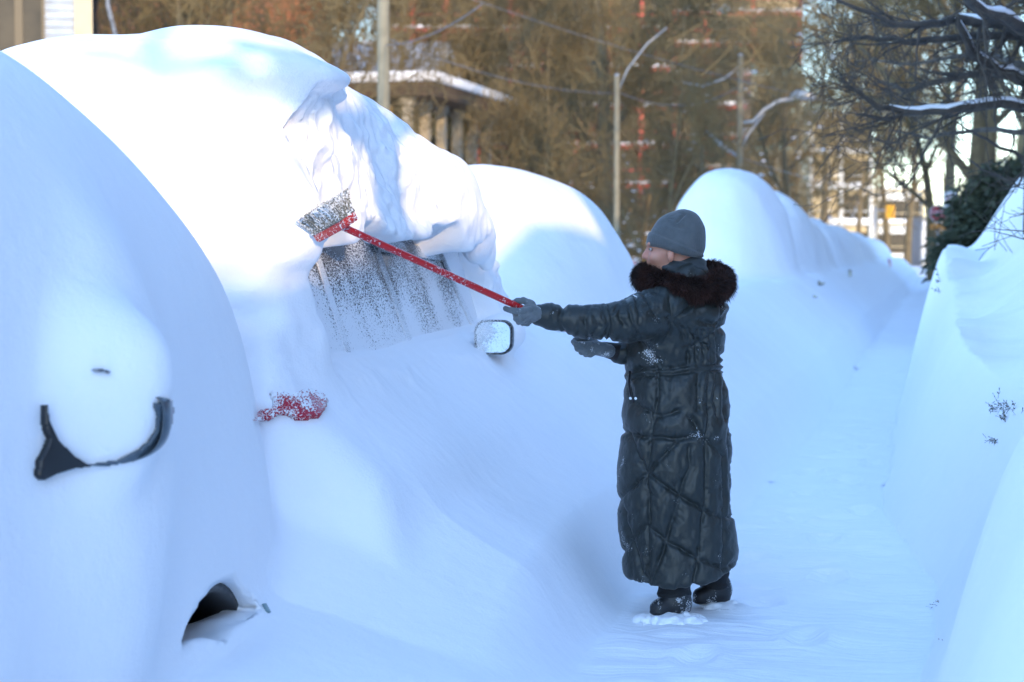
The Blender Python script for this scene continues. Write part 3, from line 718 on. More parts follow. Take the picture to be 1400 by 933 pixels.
# ---------------------------------------------------------------- buildings beyond the street
M_CLAP = mat('white_clapboard', (.42,.44,.46), .7, var=(4,(.3,.32,.34),.6))
M_ORANGE = brick_mat('orange_brick', (.42,.14,.04), (.36,.12,.045), (.4,.3,.2), 3)
M_GOLD = mat('golden_stucco', (.55,.38,.14), .8, var=(2,(.4,.28,.12),.7))
M_DARKW = mat('dark_window', (.025,.022,.016), .45, spec=.25, var=(1.5,(.07,.055,.035),.8))
M_RED = mat('red_painted_frame', (.62,.06,.04), .55, var=(3,(.36,.05,.04),.6))
M_TEAL = mat('teal_glass', (.10,.24,.25), .2, spec=.8, var=(.8,(.2,.36,.36),.8))
M_CREAM = mat('cream_wall', (.62,.50,.30), .8, var=(1.5,(.5,.38,.22),.6))
M_CONC = mat('pale_concrete', (.25,.22,.15), .8, var=(6,(.17,.15,.10),.6), bump=(25,.3,.006))
# white clapboard house, top left
p = at(20, 335, 41)
h = empty('clapboard_house', (p[0] - .4, p[1], 0), R(23), 'white clapboard house with tall brown windows at the top left corner', 'house')
mb = MB()
for i in range(46): mb.box(-4, 1.95, -.06 - .012 * 0, 5.5, .2 + i*.17, .2 + i*.17 + .165)
mb2 = MB()
for i in range(46):
    z = .2 + i*.17; mb2.add([(-4,-.062,z+.17),(1.95,-.062,z+.17),(1.95,-.10,z),(-4,-.10,z)], [(0,1,2,3)]); 
    mb2.add([(2.0,-.06,z+.17),(2.0,5.5,z+.17),(2.04,5.5,z),(2.04,-.06,z)], [(0,1,2,3)])
V0 = len(mb.v); mb.add(mb2.v, mb2.f); mb.build('wall', M_CLAP, h, False, False)
mb = MB(); mb.prism([(-4.3,8.0),(2.35,8.0),(-1,10.5)], 'y', -.5, 6); mb.build('roof', M_SHINGLE, h, False, False)
for cx in (-2.6, .52):
    f = MB(); f.box(cx-.50, cx-.44, -.16, -.103, 4.2, 7.1); f.box(cx+.44, cx+.50, -.16, -.103, 4.2, 7.1); f.box(cx-.55, cx+.55, -.17, -.103, 7.1, 7.22)
    f.box(cx-.10, cx+.06, -.158, -.104, 4.2, 7.1)
    fo = f.build('window', mat('weathered_brown_frame', (.16,.12,.07), .8), h, False, False)
    g = MB(); g.box(cx-.44, cx+.44, -.125, -.105, 4.2, 7.1); go = g.build('pane', M_DARKW, None, False, False); go.parent = fo
mb = MB(); mb.box(1.62, 1.98, -.2, -.108, .2, 8.0); mb.build('corner_board', M_CREAM, h, False, False)
mb = MB(); mb.tube([(2.25,-.3,8.0),(2.3,-.35,6.4),(2.75,-.35,4.6),(2.8,-.35,.3)], .045, 8); mb.build('downpipe', M_TRIM, h, True, False)
# orange brick house with white window
p = at(150, 335, 58)
h = house((p[0] - 2.2, p[1] + 4, 0), 13, 8, 9.2, 12, M_ORANGE, 'orange brick house with white-framed windows behind the white clapboard house', 'x', 0,
          [('-y', -5.0, 5.6, .8, 1.5), ('-y', -1.6, 5.8, .9, 1.5), ('-y', 1.6, 5.8, .9, 1.5), ('-y', 4.6, 5.8, .9, 1.5), ('+x', 0, 5.6, 1, 1.6)])
p = at(350, 335, 80)
house((p[0], p[1] + 4, 0), 10, 8, 7.0, 9.5, M_BR1, 'brick house half hidden by brown trees above the van', 'x', 0, [('-y', -3, 4.8, .9, 1.5), ('-y', 0, 4.8, .9, 1.5), ('-y', 3, 4.8, .9, 1.5)])
p = at(470, 335, 74)
house((p[0], p[1] + 3, 0), 6, 7, 6.4, 8.6, M_WHITEWOOD, 'low white house with a broad snowy roof left of the concrete pole', 'x', 0, [('-y', -1.5, 4.2, .9, 1.3), ('-y', 1.5, 4.2, .9, 1.3)], snow=.5)
# golden building with columns and a sloping snowy roof
A = np.array(at(556, 103, 53)); B = np.array(at(668, 138, 60))
h = empty('columned_building', (A[0], A[1], 0), math.atan2(B[1]-A[1], B[0]-A[0]), 'low golden building with columns under a sloping snow-edged roof', 'building')
L = float(np.hypot(*(B-A)[:2])); za, zb = A[2], B[2]
mb = MB(); mb.prism([(-.2, za - .55), (L+.3, zb - .55), (L+.3, zb-.18), (-.2, za-.18)], 'y', -.8, 3.2); mb.build('roof', mat('dark_eaves', (.07,.045,.025), .8, var=(5,(.14,.09,.05),.7)), h, False, False)
mb = MB(); mb.prism([(-.25, za - .177), (L+.4, zb - .177), (L+.4, zb+.06), (-.25, za+.10)], 'y', -.9, 3.3); bevel(mb.build('roof_snow', M_SNOW, h, True, False), .06, 2)
mb = MB(); mb.box(0, L, .6, 3.0, -.2, min(za, zb) - .56); mb.build('wall', M_GOLD, h, False, False)
for i in range(6):
    x = .15 + (L - .3) * i / 5; zt = za + (zb-za)*x/L - .56
    mb = MB(); mb.box(x-.12, x+.12, -.1, .14, -.2, zt); mb.box(x-.17, x+.17, -.15, .19, zt-.2, zt-.003); mb.build('column', M_STONE, h, False, False)
for i in range(5):
    x = .15 + (L - .3) * (i + .5) / 5; mb = MB(); mb.box(x-.32, x+.32, .56, .597, 2.6, 4.6); mb.build('window', M_DARKW, h, False, False)

# big block with red frames
def block(Z, px0, px1, z1, label, storey=3.1, bay=2.6, m_fill=None, m_frame=None, snowy=True, depth=14, z0=-.3):
    a = at(px0, 335, Z); b_ = at(px1, 335, Z); W = math.hypot(b_[0]-a[0], b_[1]-a[1])
    h = empty('apartment_block', (a[0], a[1], 0), YAW, label, 'building')
    mb = MB(); mb.box(0, W, .3, depth, z0, z1); mb.build('wall', m_fill, h, False, False)
    fr, sn, gl = MB(), MB(), MB(); n = int(W / bay); ns = int(z1 / storey); bw = W / n
    rr = random.Random(int(Z))
    for k in range(ns + 1):
        sn = MB(); z = k * storey; fr.box(-.1, W + .1, -.35, .28, z, z + .3)
        if snowy: sn.box(-.1, W + .1, -.40, -.05, z + .303, z + .303 + rr.uniform(.15, .35))
        fr.box(0, W, -.28, -.22, z + 1.25, z + 1.33)
        if snowy: sn.build('ledge_snow', M_SNOW, h, False, False)
    for j in range(n + 1): fr.box(j*bw - .14, j*bw + .14, -.30, .27, 0, ns * storey)
    fr.build('red_frame' if m_frame is M_RED else 'frame', m_frame, h, False, False)
    for k in range(min(ns, 12)):
        for j in range(n):
            if rr.random() < .85 and k * n + j < 110:
                g = MB(); g.box(j*bw + .3, (j+1)*bw - .3, .2, .29, k*storey + .6, k*storey + 2.7); g.build('window', M_DARKW, h, False, False)
    return h
block(150, 520, 920, 34, 'large apartment block with a red grid of balconies behind the trees', 2.9, 2.3, M_BR1, M_RED)
block(162, 900, 1092, 34, 'apartment block with red railings and snowy ledges above the curved lamp', 2.5, 3.8, M_CREAM, M_RED)
block(140, 1028, 1094, 14.2, 'teal glass-fronted building under the red-railed block', 2.6, 1.6, M_TEAL, M_CONC, False, 8)
# sunlit cream buildings at the street's end
block(190, 1108, 1190, 14, 'sunlit cream building with tall windows at the end of the street', 3.4, 2.6, M_CREAM, M_WHITEWOOD, True, 12)
block(215, 1192, 1262, 7.5, 'low pale storefront building far down the street behind the traffic light', 3.6, 3.2, M_WHITEWOOD, M_CREAM, True, 10)
block(150, 1262, 1300, 3.6, 'bright little building glowing in the sun left of the stop sign', 2.6, 1.4, M_CLAP, M_WHITEWOOD, True, 6)

# ---------------------------------------------------------------- poles, lamps, wires, signs
M_GALV = mat('galvanised_steel', (.45,.46,.46), .45, metal=.6, var=(20,(.3,.3,.3),.5))
M_LAMP = mat('lamp_glass', (.75,.82,.88), .1, spec=.9)
PG = 'poles on the far side of the street'
def pole(px, Z, r0, r1, H, label, arms=(), name='street_lamp', cat='street lamp', m=M_CONC):
    p = at(px, 335, Z); o = empty(name, (p[0], p[1], 0), 0, label, cat, PG)
    mb = MB(); mb.tube([(p[0], p[1], -.3), (p[0], p[1], H)], [r0, r1], 12); mb.build('pole', m, o, True)
    mb = MB(); mb.tube([(p[0], p[1], H), (p[0], p[1], H+.06)], [r1*1.15, r1*.6], 12); mb.build('cap', M_GALV, o, True)
    for pts, rad, lamp in arms:
        P3 = [at(a, b, Z + dz) for a, b, dz in pts]
        mb = MB(); mb.tube(P3, rad, 8); ao = mb.build('arm', M_GALV, o, True)
        if lamp:
            e = P3[-1]; mb = MB(); mb.tube([(e[0]-.22, e[1], e[2]+.02), (e[0]-.05, e[1], e[2]+.09), (e[0]+.25, e[1], e[2]+.05), (e[0]+.42, e[1], e[2]-.02)], [.05,.12,.12,.05], 10)
            l = mb.build('lamp_head', M_GALV, o, True)
            mb = MB(); mb.tube([(e[0]+.15, e[1], e[2]-.02), (e[0]+.15, e[1], e[2]-.12), (e[0]+.15, e[1], e[2]-.2)], [.11,.10,.03], 10); mb.build('lens', M_LAMP, l, True)
    return o
pole(525, 36, .125, .10, 11, 'thick grey concrete pole rising behind the snow-capped van', name='utility_pole', cat='pole')
pole(843, 44, .075, .06, 5.2, 'pale light pole beside the stoutest tree trunk, thin arm to its right',
     [([(845,125,0),(858,95,0),(885,60,0),(912,38,0)], .017, False)])
pole(1011, 52, .10, .07, 6.4, 'pale lamp pole with a long curved arm above the blue mound',
     [([(1012,168,0),(1030,166,0),(1045,150,0),(1065,138,0),(1092,134,0)], .045, True), ([(1012,205,0),(1022,185,0),(1045,155,0)], .03, False),
      ([(1010,92,0),(990,108,0),(960,118,0),(930,112,0)], .025, False), ([(1010,214,0),(990,202,0),(965,180,0)], .05, False)])
pole(959, 72, .09, .08, 5.0, 'short far pole left of the curved-arm lamp pole', name='utility_pole', cat='pole')
pole(1198, 150, .17, .13, 9, 'distant sunlit pole beside the amber traffic light, arm reaching left',
     [([(1198,238,0),(1190,250,0),(1175,275,0),(1163,300,0)], .09, False), ([(1198,262,0),(1210,256,0),(1232,250,0)], .05, True)])
# overhead wires
def wire(a, b, sag, label, r=.012):
    n = 14; A, B = np.array(a), np.array(b); pts = [A + (B-A)*t/n - np.array([0,0,sag*4*(t/n)*(1-t/n)]) for t in range(n+1)]
    mb = MB(); mb.tube(pts, r, 5); tag(mb.build('overhead_wire', M_TRIM, None, True), label, 'cable', 'overhead wires')
P1, P2, P3_ = at(525, 20, 36), at(845, 110, 44), at(1011, 95, 52)
wire(at(525, 62, 36), at(660, 5, 30), .15, 'dark wire rising to the right from the thick concrete pole', .009)
wire(at(525, 50, 36), at(843, 128, 44), .25, 'dark wire from the thick concrete pole to the light pole beside the stout trunk', .009)
wire(at(620, -10, 40), at(1400, 175, 60), .5, 'long dark wire slanting across the trees from top centre to the right edge', .009)
wire(at(843, 125, 44), at(1011, 118, 52), .4, 'dark wire between the two pale light poles', .010)
wire(at(1011, 215, 52), at(1198, 245, 150), .5, 'low wire leading from the curved-arm pole to the distant pole', .014)

# signs past the end of the path
p = at(1299, 335, 44)
o = empty('parking_sign', (p[0], p[1], 0), 0, 'white parking sign with a red circled letter on a thin pole over the stop sign', 'sign')
mb = MB(); mb.tube([(p[0], p[1]+.04, 0), (p[0], p[1]+.04, 2.75)], .028, 8); mb.build('pole', M_GALV, o, True)
x, y, zc = p[0], p[1], 2.44
M_SIGNW = mat('white_sign_face', (.72,.74,.78), .5, var=(8,(.6,.62,.66),.5)); M_SIGNR = mat('red_sign_face', (.40,.012,.025), .5, var=(6,(.3,.015,.025),.6))
def rounded(w, h, r, n=5):
    P = []
    for cx_, cz_, a0 in ((w/2-r, h/2-r, 0), (-w/2+r, h/2-r, 90), (-w/2+r, -h/2+r, 180), (w/2-r, -h/2+r, 270)):
        for i in range(n+1): a = R(a0 + 90*i/n); P.append((cx_ + r*math.cos(a), cz_ + r*math.sin(a)))
    return P
mb = MB(); mb.prism([(x+a, zc+b) for a, b in rounded(.30, .45, .03)], 'y', y-.005, y+.005); mb.build('sign_plate', M_SIGNW, o)
mb = MB(); ring = [(x + .085*math.cos(a), y-.009, zc+.08 + .085*math.sin(a)) for a in np.linspace(0, 2*math.pi, 25)]
mb.tube(ring, .011, 6, False); mb.tube([(x-.06, y-.009, zc+.14), (x+.06, y-.009, zc+.02)], .010, 6); mb.build('symbol', M_SIGNR, o, True)
def text(s, loc, size, m, parent, rz=0, name='lettering'):
    c = bpy.data.curves.new(name, 'FONT'); c.body = s; c.size = size; c.align_x = 'CENTER'; c.align_y = 'CENTER'; c.extrude = .001
    t = bpy.data.objects.new(name, c); COL.objects.link(t); t.rotation_euler = (R(90), 0, rz)
    c.materials.append(m); bpy.context.view_layer.update(); me = bpy.data.meshes.new_from_object(t); t2 = bpy.data.objects.new(name, me); COL.objects.link(t2); t2.rotation_euler = t.rotation_euler; bpy.data.objects.remove(t); t = t2; t.name = name; t.parent = parent; P = parent.location; t.location = (loc[0]-P[0], loc[1]-P[1], loc[2]-P[2]); return t
text('P', (x, y-.008, zc+.08), .13, M_BLACK, o)
p = at(1282, 335, 52)
o = empty('stop_sign', (p[0], p[1], 0), 0, 'red octagonal stop sign at the far end of the path', 'sign')
x, y, zc = p[0], p[1], 1.5 + 43*52/FPX
mb = MB(); mb.tube([(x, y+.04, 0), (x, y+.04, zc+.3)], .03, 8); mb.build('pole', M_GALV, o, True)
oc = lambda r: [(x + r*math.cos(R(22.5+45*i)), zc + r*math.sin(R(22.5+45*i))) for i in range(8)]
mb = MB(); mb.prism(oc(.235), 'y', y-.004, y+.004); mb.build('border', M_SIGNW, o)
mb = MB(); mb.prism(oc(.215), 'y', y-.008, y-.0045); mb.build('sign_face', M_SIGNR, o)
text('STOP', (x, y-.010, zc), .155, M_SIGNW, o)
mb = MB(); mb.box(x-.2, x+.2, y-.004, y+.004, zc-.42, zc-.28); mb.build('sign_tab', mat('orange_sign', (.6,.22,.03), .5, var=(5,(.5,.2,.05),.5)), o)
# traffic light seen from its yellow back
p = at(1217, 335, 118)
x, y, zc = p[0], p[1], 1.5 + 45*118/FPX
o = empty('traffic_light', (x - .9, y, 0), 0, 'amber yellow traffic light box on an arm at the end of the street', 'traffic light')
mb = MB(); mb.tube([(x-.9, y, -.2), (x-.9, y, zc+.3)], .09, 10); mb.tube([(x-.9, y, zc+.1), (x, y, zc+.1)], .04, 8); mb.build('pole', M_GALV, o, True)
mb = MB(); mb.prism([(x+a, zc+b) for a, b in rounded(.5, .86, .1)], 'y', y-.22, y-.02); bevel(mb.build('housing', mat('amber_yellow_paint', (.75,.36,.02), .5, var=(3,(.65,.3,.02),.5)), o), .03)
for i in range(3):
    mb = MB(); z = zc + .27 - i*.27; mb.tube([(x, y-.005, z), (x, y+.10, z)], [.1, .11], 12); mb.build('hood', M_TRIM, o, True)
# second glowing lamp far up the pole row
p = at(988, 335, 95)
o = empty('street_lamp', (p[0], p[1], 0), 0, 'lone lamp head hanging high before the red-railed block', 'street lamp', PG)
z = 1.5 + 322*95/FPX
mb = MB(); mb.tube([(p[0]-2.5, p[1], 0), (p[0]-2.5, p[1], z-.3)], [.13,.09], 8); mb.build('pole', M_CONC, o, True)
mb = MB(); mb.tube([(p[0]-2.5, p[1], z-.4), (p[0]-1.6, p[1], z+.1), (p[0], p[1], z+.2)], .04, 8); mb.build('arm', M_GALV, o, True)
mb = MB(); mb.tube([(p[0], p[1], z+.2), (p[0], p[1], z+.05), (p[0], p[1], z-.2), (p[0], p[1], z-.3)], [.1,.26,.26,.1], 12); mb.build('lamp_head', M_LAMP, o, True)
# ---------------------------------------------------------------- what shows of the cars
_F1 = snow_field(2, 8, .10); _F2 = snow_field(6, 13, .10); _F3 = snow_field(12, 95, .14)
def hits(pts, off=0.0, z1=70):
    """first points of the snow met along the sight lines through the given columns and rows"""
    pts = np.asarray(pts, float); n = len(pts)
    A = np.array([at(x, y, 1.0) for x, y in pts]); D = A - np.array([0, 0, CAMZ])
    done = np.zeros(n, bool); out = np.zeros(n)
    for F_, za, zb, st in ((_F1, 3.0, 7.0, .02), (_F2, 6.6, 13.0, .02), (_F3, 12.4, z1, .07)):
        if done.all(): break
        k = np.nonzero(~done)[0]; zs = np.arange(za, zb, st)
        for c in range(0, len(k), 800):
            kk = k[c:c+800]; P = D[kk][:, None, :] * zs[None, :, None]; P[..., 2] += CAMZ
            f = F_(P[..., 0].ravel(), P[..., 1].ravel(), P[..., 2].ravel()).reshape(len(kk), -1)
            if F_ is _F1: f[P[..., 1] > 6.62] = 1
            if F_ is _F2: f[(P[..., 1] > 12.62) | (P[..., 1] < 6.58)] = 1
            h = f < 0; any_ = h.any(1); i = h.argmax(1); f1 = f[np.arange(len(kk)), i]; f0 = f[np.arange(len(kk)), np.maximum(i-1, 0)]
            t = zs[i] - st * np.clip(f1 / np.where(f1 - f0 == 0, 1, f1 - f0), 0, 1) * (i > 0)
            out[kk[any_]] = t[any_]; done[kk[any_]] = True
    out[~done] = z1
    R_ = D * (out + off)[:, None]; R_[:, 2] += CAMZ
    return R_
def hit(px, py, off=0.0): return hits([(px, py)], off)[0]
def shape_on_snow(poly, thick, lift, n=22):
    """outlined piece that follows the snow it shows through, with real thickness"""
    xs = [p[0] for p in poly]; ys = [p[1] for p in poly]
    x0, x1, y0, y1 = min(xs), max(xs), min(ys), max(ys)
    def inside(x, y):
        c = False; j = len(poly) - 1
        for i in range(len(poly)):
            if (poly[i][1] > y) != (poly[j][1] > y) and x < (poly[j][0]-poly[i][0])*(y-poly[i][1])/(poly[j][1]-poly[i][1])+poly[i][0]: c = not c
            j = i
        return c
    nx = n; ny = max(4, int(n * (y1-y0)/(x1-x0)) + 1); G = {}; V = []; F = []
    for i in range(nx+1):
        for j in range(ny+1):
            x, y = x0+(x1-x0)*i/nx, y0+(y1-y0)*j/ny
            G[i, j] = len(V); V.append((x, y))
    V = hits(V, -lift)
    for i in range(nx):
        for j in range(ny):
            if inside(x0+(x1-x0)*(i+.5)/nx, y0+(y1-y0)*(j+.5)/ny): F.append((G[i,j], G[i,j+1], G[i+1,j+1], G[i+1,j]))
    V = np.array(V); used = sorted({i for f in F for i in f}); mp = {u: k for k, u in enumerate(used)}
    return V[used], [tuple(mp[i] for i in f) for f in F], thick
def patch(name, poly, thick, lift, m, parent, n=22):
    V, F, t = shape_on_snow(poly, thick, lift, n); o = mesh_obj(name, V, F, m, parent, True)
    sm = o.modifiers.new('smooth', 'SMOOTH'); sm.iterations = 2
    so = o.modifiers.new('thickness', 'SOLIDIFY'); so.thickness = thick; so.offset = 0
    return o
# near car: door mirror
def P1m(px, py, dy=0.0):
    p = at(px, py, MIRZ); return np.array(p) + np.array([0, dy, 0])
MIRZ = float(np.hypot(MIR1[0], MIR1[1]) * math.cos(math.atan2(-MIR1[0], MIR1[1]) - YAW)) - .06
rim = [(70,538),(62,554),(64,576),(75,600),(96,624),(122,638),(150,637),(182,631),(206,620),(219,602),(222,578),(221,552),(215,545),(180,532),(140,528),(95,532)]
wid = [3,3,3,3.5,4,2.5,2.5,3,5,8,9,9,7,4,4,4]
cx_, cy_ = 143, 572
rings = [[], [], [], [], []]
for (x, y), w in zip(rim, wid):
    dx, dy = x-cx_, y-cy_; L_ = math.hypot(dx, dy); ux, uy = dx/L_, dy/L_
    rings[0].append(P1m(x-ux*w*.5, y-uy*w*.5, .02)); rings[1].append(P1m(x-ux*w*.2, y-uy*w*.2, -.004))
    rings[2].append(P1m(x+ux*w*.6, y+uy*w*.6, .0)); rings[3].append(P1m(x+ux*w*.35, y+uy*w*.35, .06)); rings[4].append(P1m(cx_+dx*.7, cy_+dy*.7, .13))
V = np.array([p for r in rings for p in r]); n = len(rim)
F = [(i*n+j, i*n+(j+1)%n, (i+1)*n+(j+1)%n, (i+1)*n+j) for i in range(4) for j in range(n)] + [tuple(4*n+j for j in range(n))]
V = V + np.array([.0, .01, 0]); mo = mesh_obj('door_mirror', V, F, M_PAINT, car1, True); sb = mo.modifiers.new('round', 'SUBSURF'); sb.levels = sb.render_levels = 2
br = [(59,548),(63,575),(75,600),(98,622),(122,637),(98,640),(74,648),(56,657),(50,650),(52,630),(62,612),(66,600),(60,585)]
b = patch('mirror_bracket', br, .03, .015, M_BLACK, car1, 40)
b.parent = mo; 
patch('mirror_edge', [(108,636),(122,637),(150,636),(182,630),(206,620),(222,602),(232,585),(236,560),(233,548),(228,545),(222,552),(212,550),(210,556),(216,570),(214,588),(204,604),(190,616),(160,630),(130,634)], .012, .012, M_PAINT, car1, 60)
patch('roof_strip', [(124,505),(138,504),(152,508),(150,511),(136,509),(124,508)], .01, .012, M_TRIM, car1, 14)
# wheel arch, liner and tyre
mb = MB(); ay, az = 5.86, .07; N_ = 28; r0, r1 = .368, .34; x0, x1 = -2.64, -2.24
V = []; F = []
for i in range(N_+1):
    a = math.pi * (-.05 + 1.1 * i / N_); c, s = math.cos(a), math.sin(a)
    V += [(x0, ay+r0*c, az+r0*s), (x1, ay+r0*c, az+r0*s), (x1, ay+r1*c, az+r1*s), (x0, ay+r1*c, az+r1*s)]
for i in range(N_):
    for k in range(4): F.append((4*i+k, 4*i+(k+1)%4, 4*i+4+(k+1)%4, 4*i+4+k))
mesh_obj('wheel_arch', np.array(V), F, M_BLACK, car1, True)
mb = MB(); mb.prism([(ay+.38*math.cos(a), az+.38*math.sin(a)) for a in np.linspace(-.2, math.pi+.2, 20)], 'x', -2.68, -2.642); mb.build('arch_liner', M_BLACK, car1)
mb = MB(); ring = [(-2.5, ay+.02+.24*math.cos(a), az-.06+.24*math.sin(a)) for a in np.linspace(0, 2*math.pi, 33)]; mb.tube(ring, .09, 10, False)
w = mb.build('wheel', mat('tyre_rubber', (.02,.02,.02), .8, bump=(40,.5,.005)), car1, True)
mb = MB(); mb.tube([(-2.56, ay+.02, az-.06), (-2.46, ay+.02, az-.06)], [.19,.17], 20); rm = mb.build('rim', M_GALV if 'M_GALV' in globals() else M_TRIM, car1, True); rm.parent = w
patch('front_lamp', [(358,826),(363,826),(370,838),(364,837)], .008, .006, mat('lamp_plastic', (.2,.3,.32), .3), car1, 8)

# the van: side body, frosted glass, pillars
M_VAN = frosted('van_paint_under_powder', (.07,.065,.062), .4, 1.02, 1.50, 1.25, .62, lowamt=.35)
M_VGLASS = frosted('glass_under_powder', (.10,.092,.086), .2, 1.0, 1.56, 1.0, .22, scale=150, lowscale=3.2, lowamt=.32, spec=.6)
M_VTRIM = frosted('window_trim_under_powder', (.05,.05,.05), .4, 1.04, 1.5, .92, .42, scale=300, lowamt=.3)
ysv = np.linspace(7.02, 10.9, 56); zsv = np.concatenate([np.linspace(.35, 1.0, 6), np.linspace(1.04, 1.70, 14)])
def vx(y, z): return float(body_x(z)) - .12 * max(0, (y - 10.4))**1.3 - .25 * max(0, 7.15 - y)
sec = []
V = [(vx(y, z), y, z) for y in ysv for z in zsv]; nz = len(zsv)
F = [(i*nz+j, (i+1)*nz+j, (i+1)*nz+j+1, i*nz+j+1) for i in range(len(ysv)-1) for j in range(nz-1)]
k = len(V); V += [(-6.54 - x, y, z) for x, y, z in V]; F += [tuple(i+k for i in f[::-1]) for f in F]
F += [(i*nz+nz-1, (i+1)*nz+nz-1, (i+1)*nz+nz-1+k, i*nz+nz-1+k) for i in range(len(ysv)-1)]
F += [(j, j+1, j+1+k, j+k) for j in range(nz-1)] + [((len(ysv)-1)*nz+j, (len(ysv)-1)*nz+j+k, (len(ysv)-1)*nz+j+1+k, (len(ysv)-1)*nz+j+1) for j in range(nz-1)]
mesh_obj('body', np.array(V), F, M_VAN, car2, True)
def pane(name, quad, m, lift, parent=car2, thick=.006, nn=14):
    (ya, za), (yb, zb), (yc, zc_), (yd, zd) = quad   # bottom rear, bottom front, top front, top rear
    V, F = [], []
    for t in (0, thick):
        for i in range(nn+1):
            for j in range(nn+1):
                u, v = i/nn, j/nn
                y = (ya*(1-u)+yb*u)*(1-v) + (yd*(1-u)+yc*u)*v; z = (za*(1-u)+zb*u)*(1-v) + (zd*(1-u)+zc_*u)*v
                V.append((vx(y, z) + lift + t, y, z))
    q = (nn+1)**2
    for i in range(nn):
        for j in range(nn):
            a = i*(nn+1)+j; F.append((a, a+1, a+nn+2, a+nn+1)); F.append((q+a, q+a+nn+1, q+a+nn+2, q+a+1))
    ed = [i*(nn+1) for i in range(nn+1)] + [nn*(nn+1)+j for j in range(1, nn+1)] + [i*(nn+1)+nn for i in range(nn-1, -1, -1)] + [j for j in range(nn-1, 0, -1)]
    for i in range(len(ed)): a, b = ed[i], ed[(i+1) % len(ed)]; F.append((a, b, q+b, q+a))
    return mesh_obj(name, np.array(V), F, m, parent, False)
QR = [(7.08, .96), (7.87, .96), (7.84, 1.62), (7.07, 1.62)]
QM = [(7.94, .96), (8.85, .96), (8.72, 1.62), (7.92, 1.62)]
QF = [(8.94, .96), (10.18, .96), (9.80, 1.60), (8.81, 1.62)]
for q in (QR, QM, QF): pane('window', q, M_VGLASS, .004)
for q in ([(7.865,1.0),(7.935,1.0),(7.915,1.64),(7.845,1.64)], [(8.845,1.0),(8.925,1.0),(8.805,1.64),(8.725,1.64)],
          [(10.17,1.0),(10.26,1.0),(9.89,1.62),(9.81,1.62)], [(7.02,1.0),(7.07,1.0),(7.06,1.64),(7.02,1.64)]):
    pane('pillar', q, M_VTRIM, .003, thick=.012)
pane('window_rail', [(8.78,1.47),(9.90,1.42),(9.86,1.48),(8.76,1.53)], M_VTRIM, .018, thick=.012)
# door mirror of the van, frosted at one side, reflecting the trees
c = MIR2 + np.array([.0, -.03, 0]); hw, hh = .088, .080
o_l = [(a, b) for a, b in rounded(2*hw, 2*hh, .05, 6)]
rt = np.array([math.cos(R(8)), math.sin(R(8)), 0]); upv = np.array([.02, 0, 1.0])
def mp_(a, b, d, s=1.0): return c + rt*(a*s + .08*b*0) + upv*b*s + np.array([0, d, 0])
n = len(o_l); rg = [[mp_(a*.93, b*.93, .004) for a, b in o_l], [mp_(a, b, -.006) for a, b in o_l], [mp_(a*1.07, b*1.07, .004) for a, b in o_l], [mp_(a*1.05, b*1.05, .05) for a, b in o_l], [mp_(a*.6, b*.6, .11) for a, b in o_l]]
V = np.array([p for r in rg for p in r]); F = [(i*n+j, i*n+(j+1)%n, (i+1)*n+(j+1)%n, (i+1)*n+j) for i in range(4) for j in range(n)] + [tuple(4*n+j for j in range(n))]
M_MH = frosted('mirror_housing_under_powder', (.015,.016,.016), .4, -2.34, -2.1, .62, .2, scale=160, lowamt=.2, axis='X')
mm = mesh_obj('door_mirror', V, F, M_MH, car2, True)
V = np.array([mp_(a*.94, b*.94, .002) for a, b in o_l] + [mp_(a*.94, b*.94, .008) for a, b in o_l]); F = [tuple(range(n))[::-1], tuple(range(n, 2*n))] + [(i, (i+1)%n, (i+1)%n+n, i+n) for i in range(n)]
M_MG = frosted('mirror_glass_under_powder', (.9,.92,.92), .02, -2.30, -2.14, .70, .12, scale=150, lowscale=9, lowamt=.25, axis='X')
M_MG.node_tree.nodes['Principled BSDF'].inputs['Metallic'].default_value = 1.0
_nt = M_MG.node_tree; _k = [l.from_node for l in _nt.links if l.to_node.type == 'MIX' and l.to_socket == l.to_node.inputs[0]][0]
_iv = _nt.nodes.new('ShaderNodeMath'); _iv.operation = 'SUBTRACT'; _iv.inputs[0].default_value = 1; _nt.links.new(_k.outputs[0], _iv.inputs[1]); _nt.links.new(_iv.outputs[0], _nt.nodes['Principled BSDF'].inputs['Metallic'])
mg = mesh_obj('mirror_glass', V, F, M_MG, car2, False); mg.parent = mm
# tail lamp glimpsed through brushed powder
M_TAIL = frosted('red_lens_under_powder', (.42,.01,.03), .25, 0, 1, .42, .42, scale=150, lowscale=14, lowamt=.45)
patch('tail_light', [(346,576),(352,564),(366,560),(374,558),(373,548),(369,536),(380,541),(386,536),(396,543),(404,538),(420,534),(437,540),(446,550),(442,562),(436,571),(420,573),(404,573),(392,567),(380,568),(368,576)], .03, .012, M_TAIL, car2, 44)
# glimpses of the farther cars
far = dict(FAR)
patch('door_mirror', [(1118,384),(1122,387),(1130,387),(1121,391),(1118,389)], .03, .03, M_BLACK, far[5], 10)
patch('door_handle', [(1111,404),(1117,405),(1116,408),(1111,406)], .02, .02, M_PAINT, far[4], 8)
patch('door_mirror', [(1160,369),(1164,370),(1164,378),(1160,378)], .03, .05, M_BLACK, far[6], 10)
patch('tail_light', [(1214,353),(1217,355),(1219,363),(1217,366),(1215,360)], .02, .06, mat('red_lens', (.5,.05,.07), .4), far[7], 8)

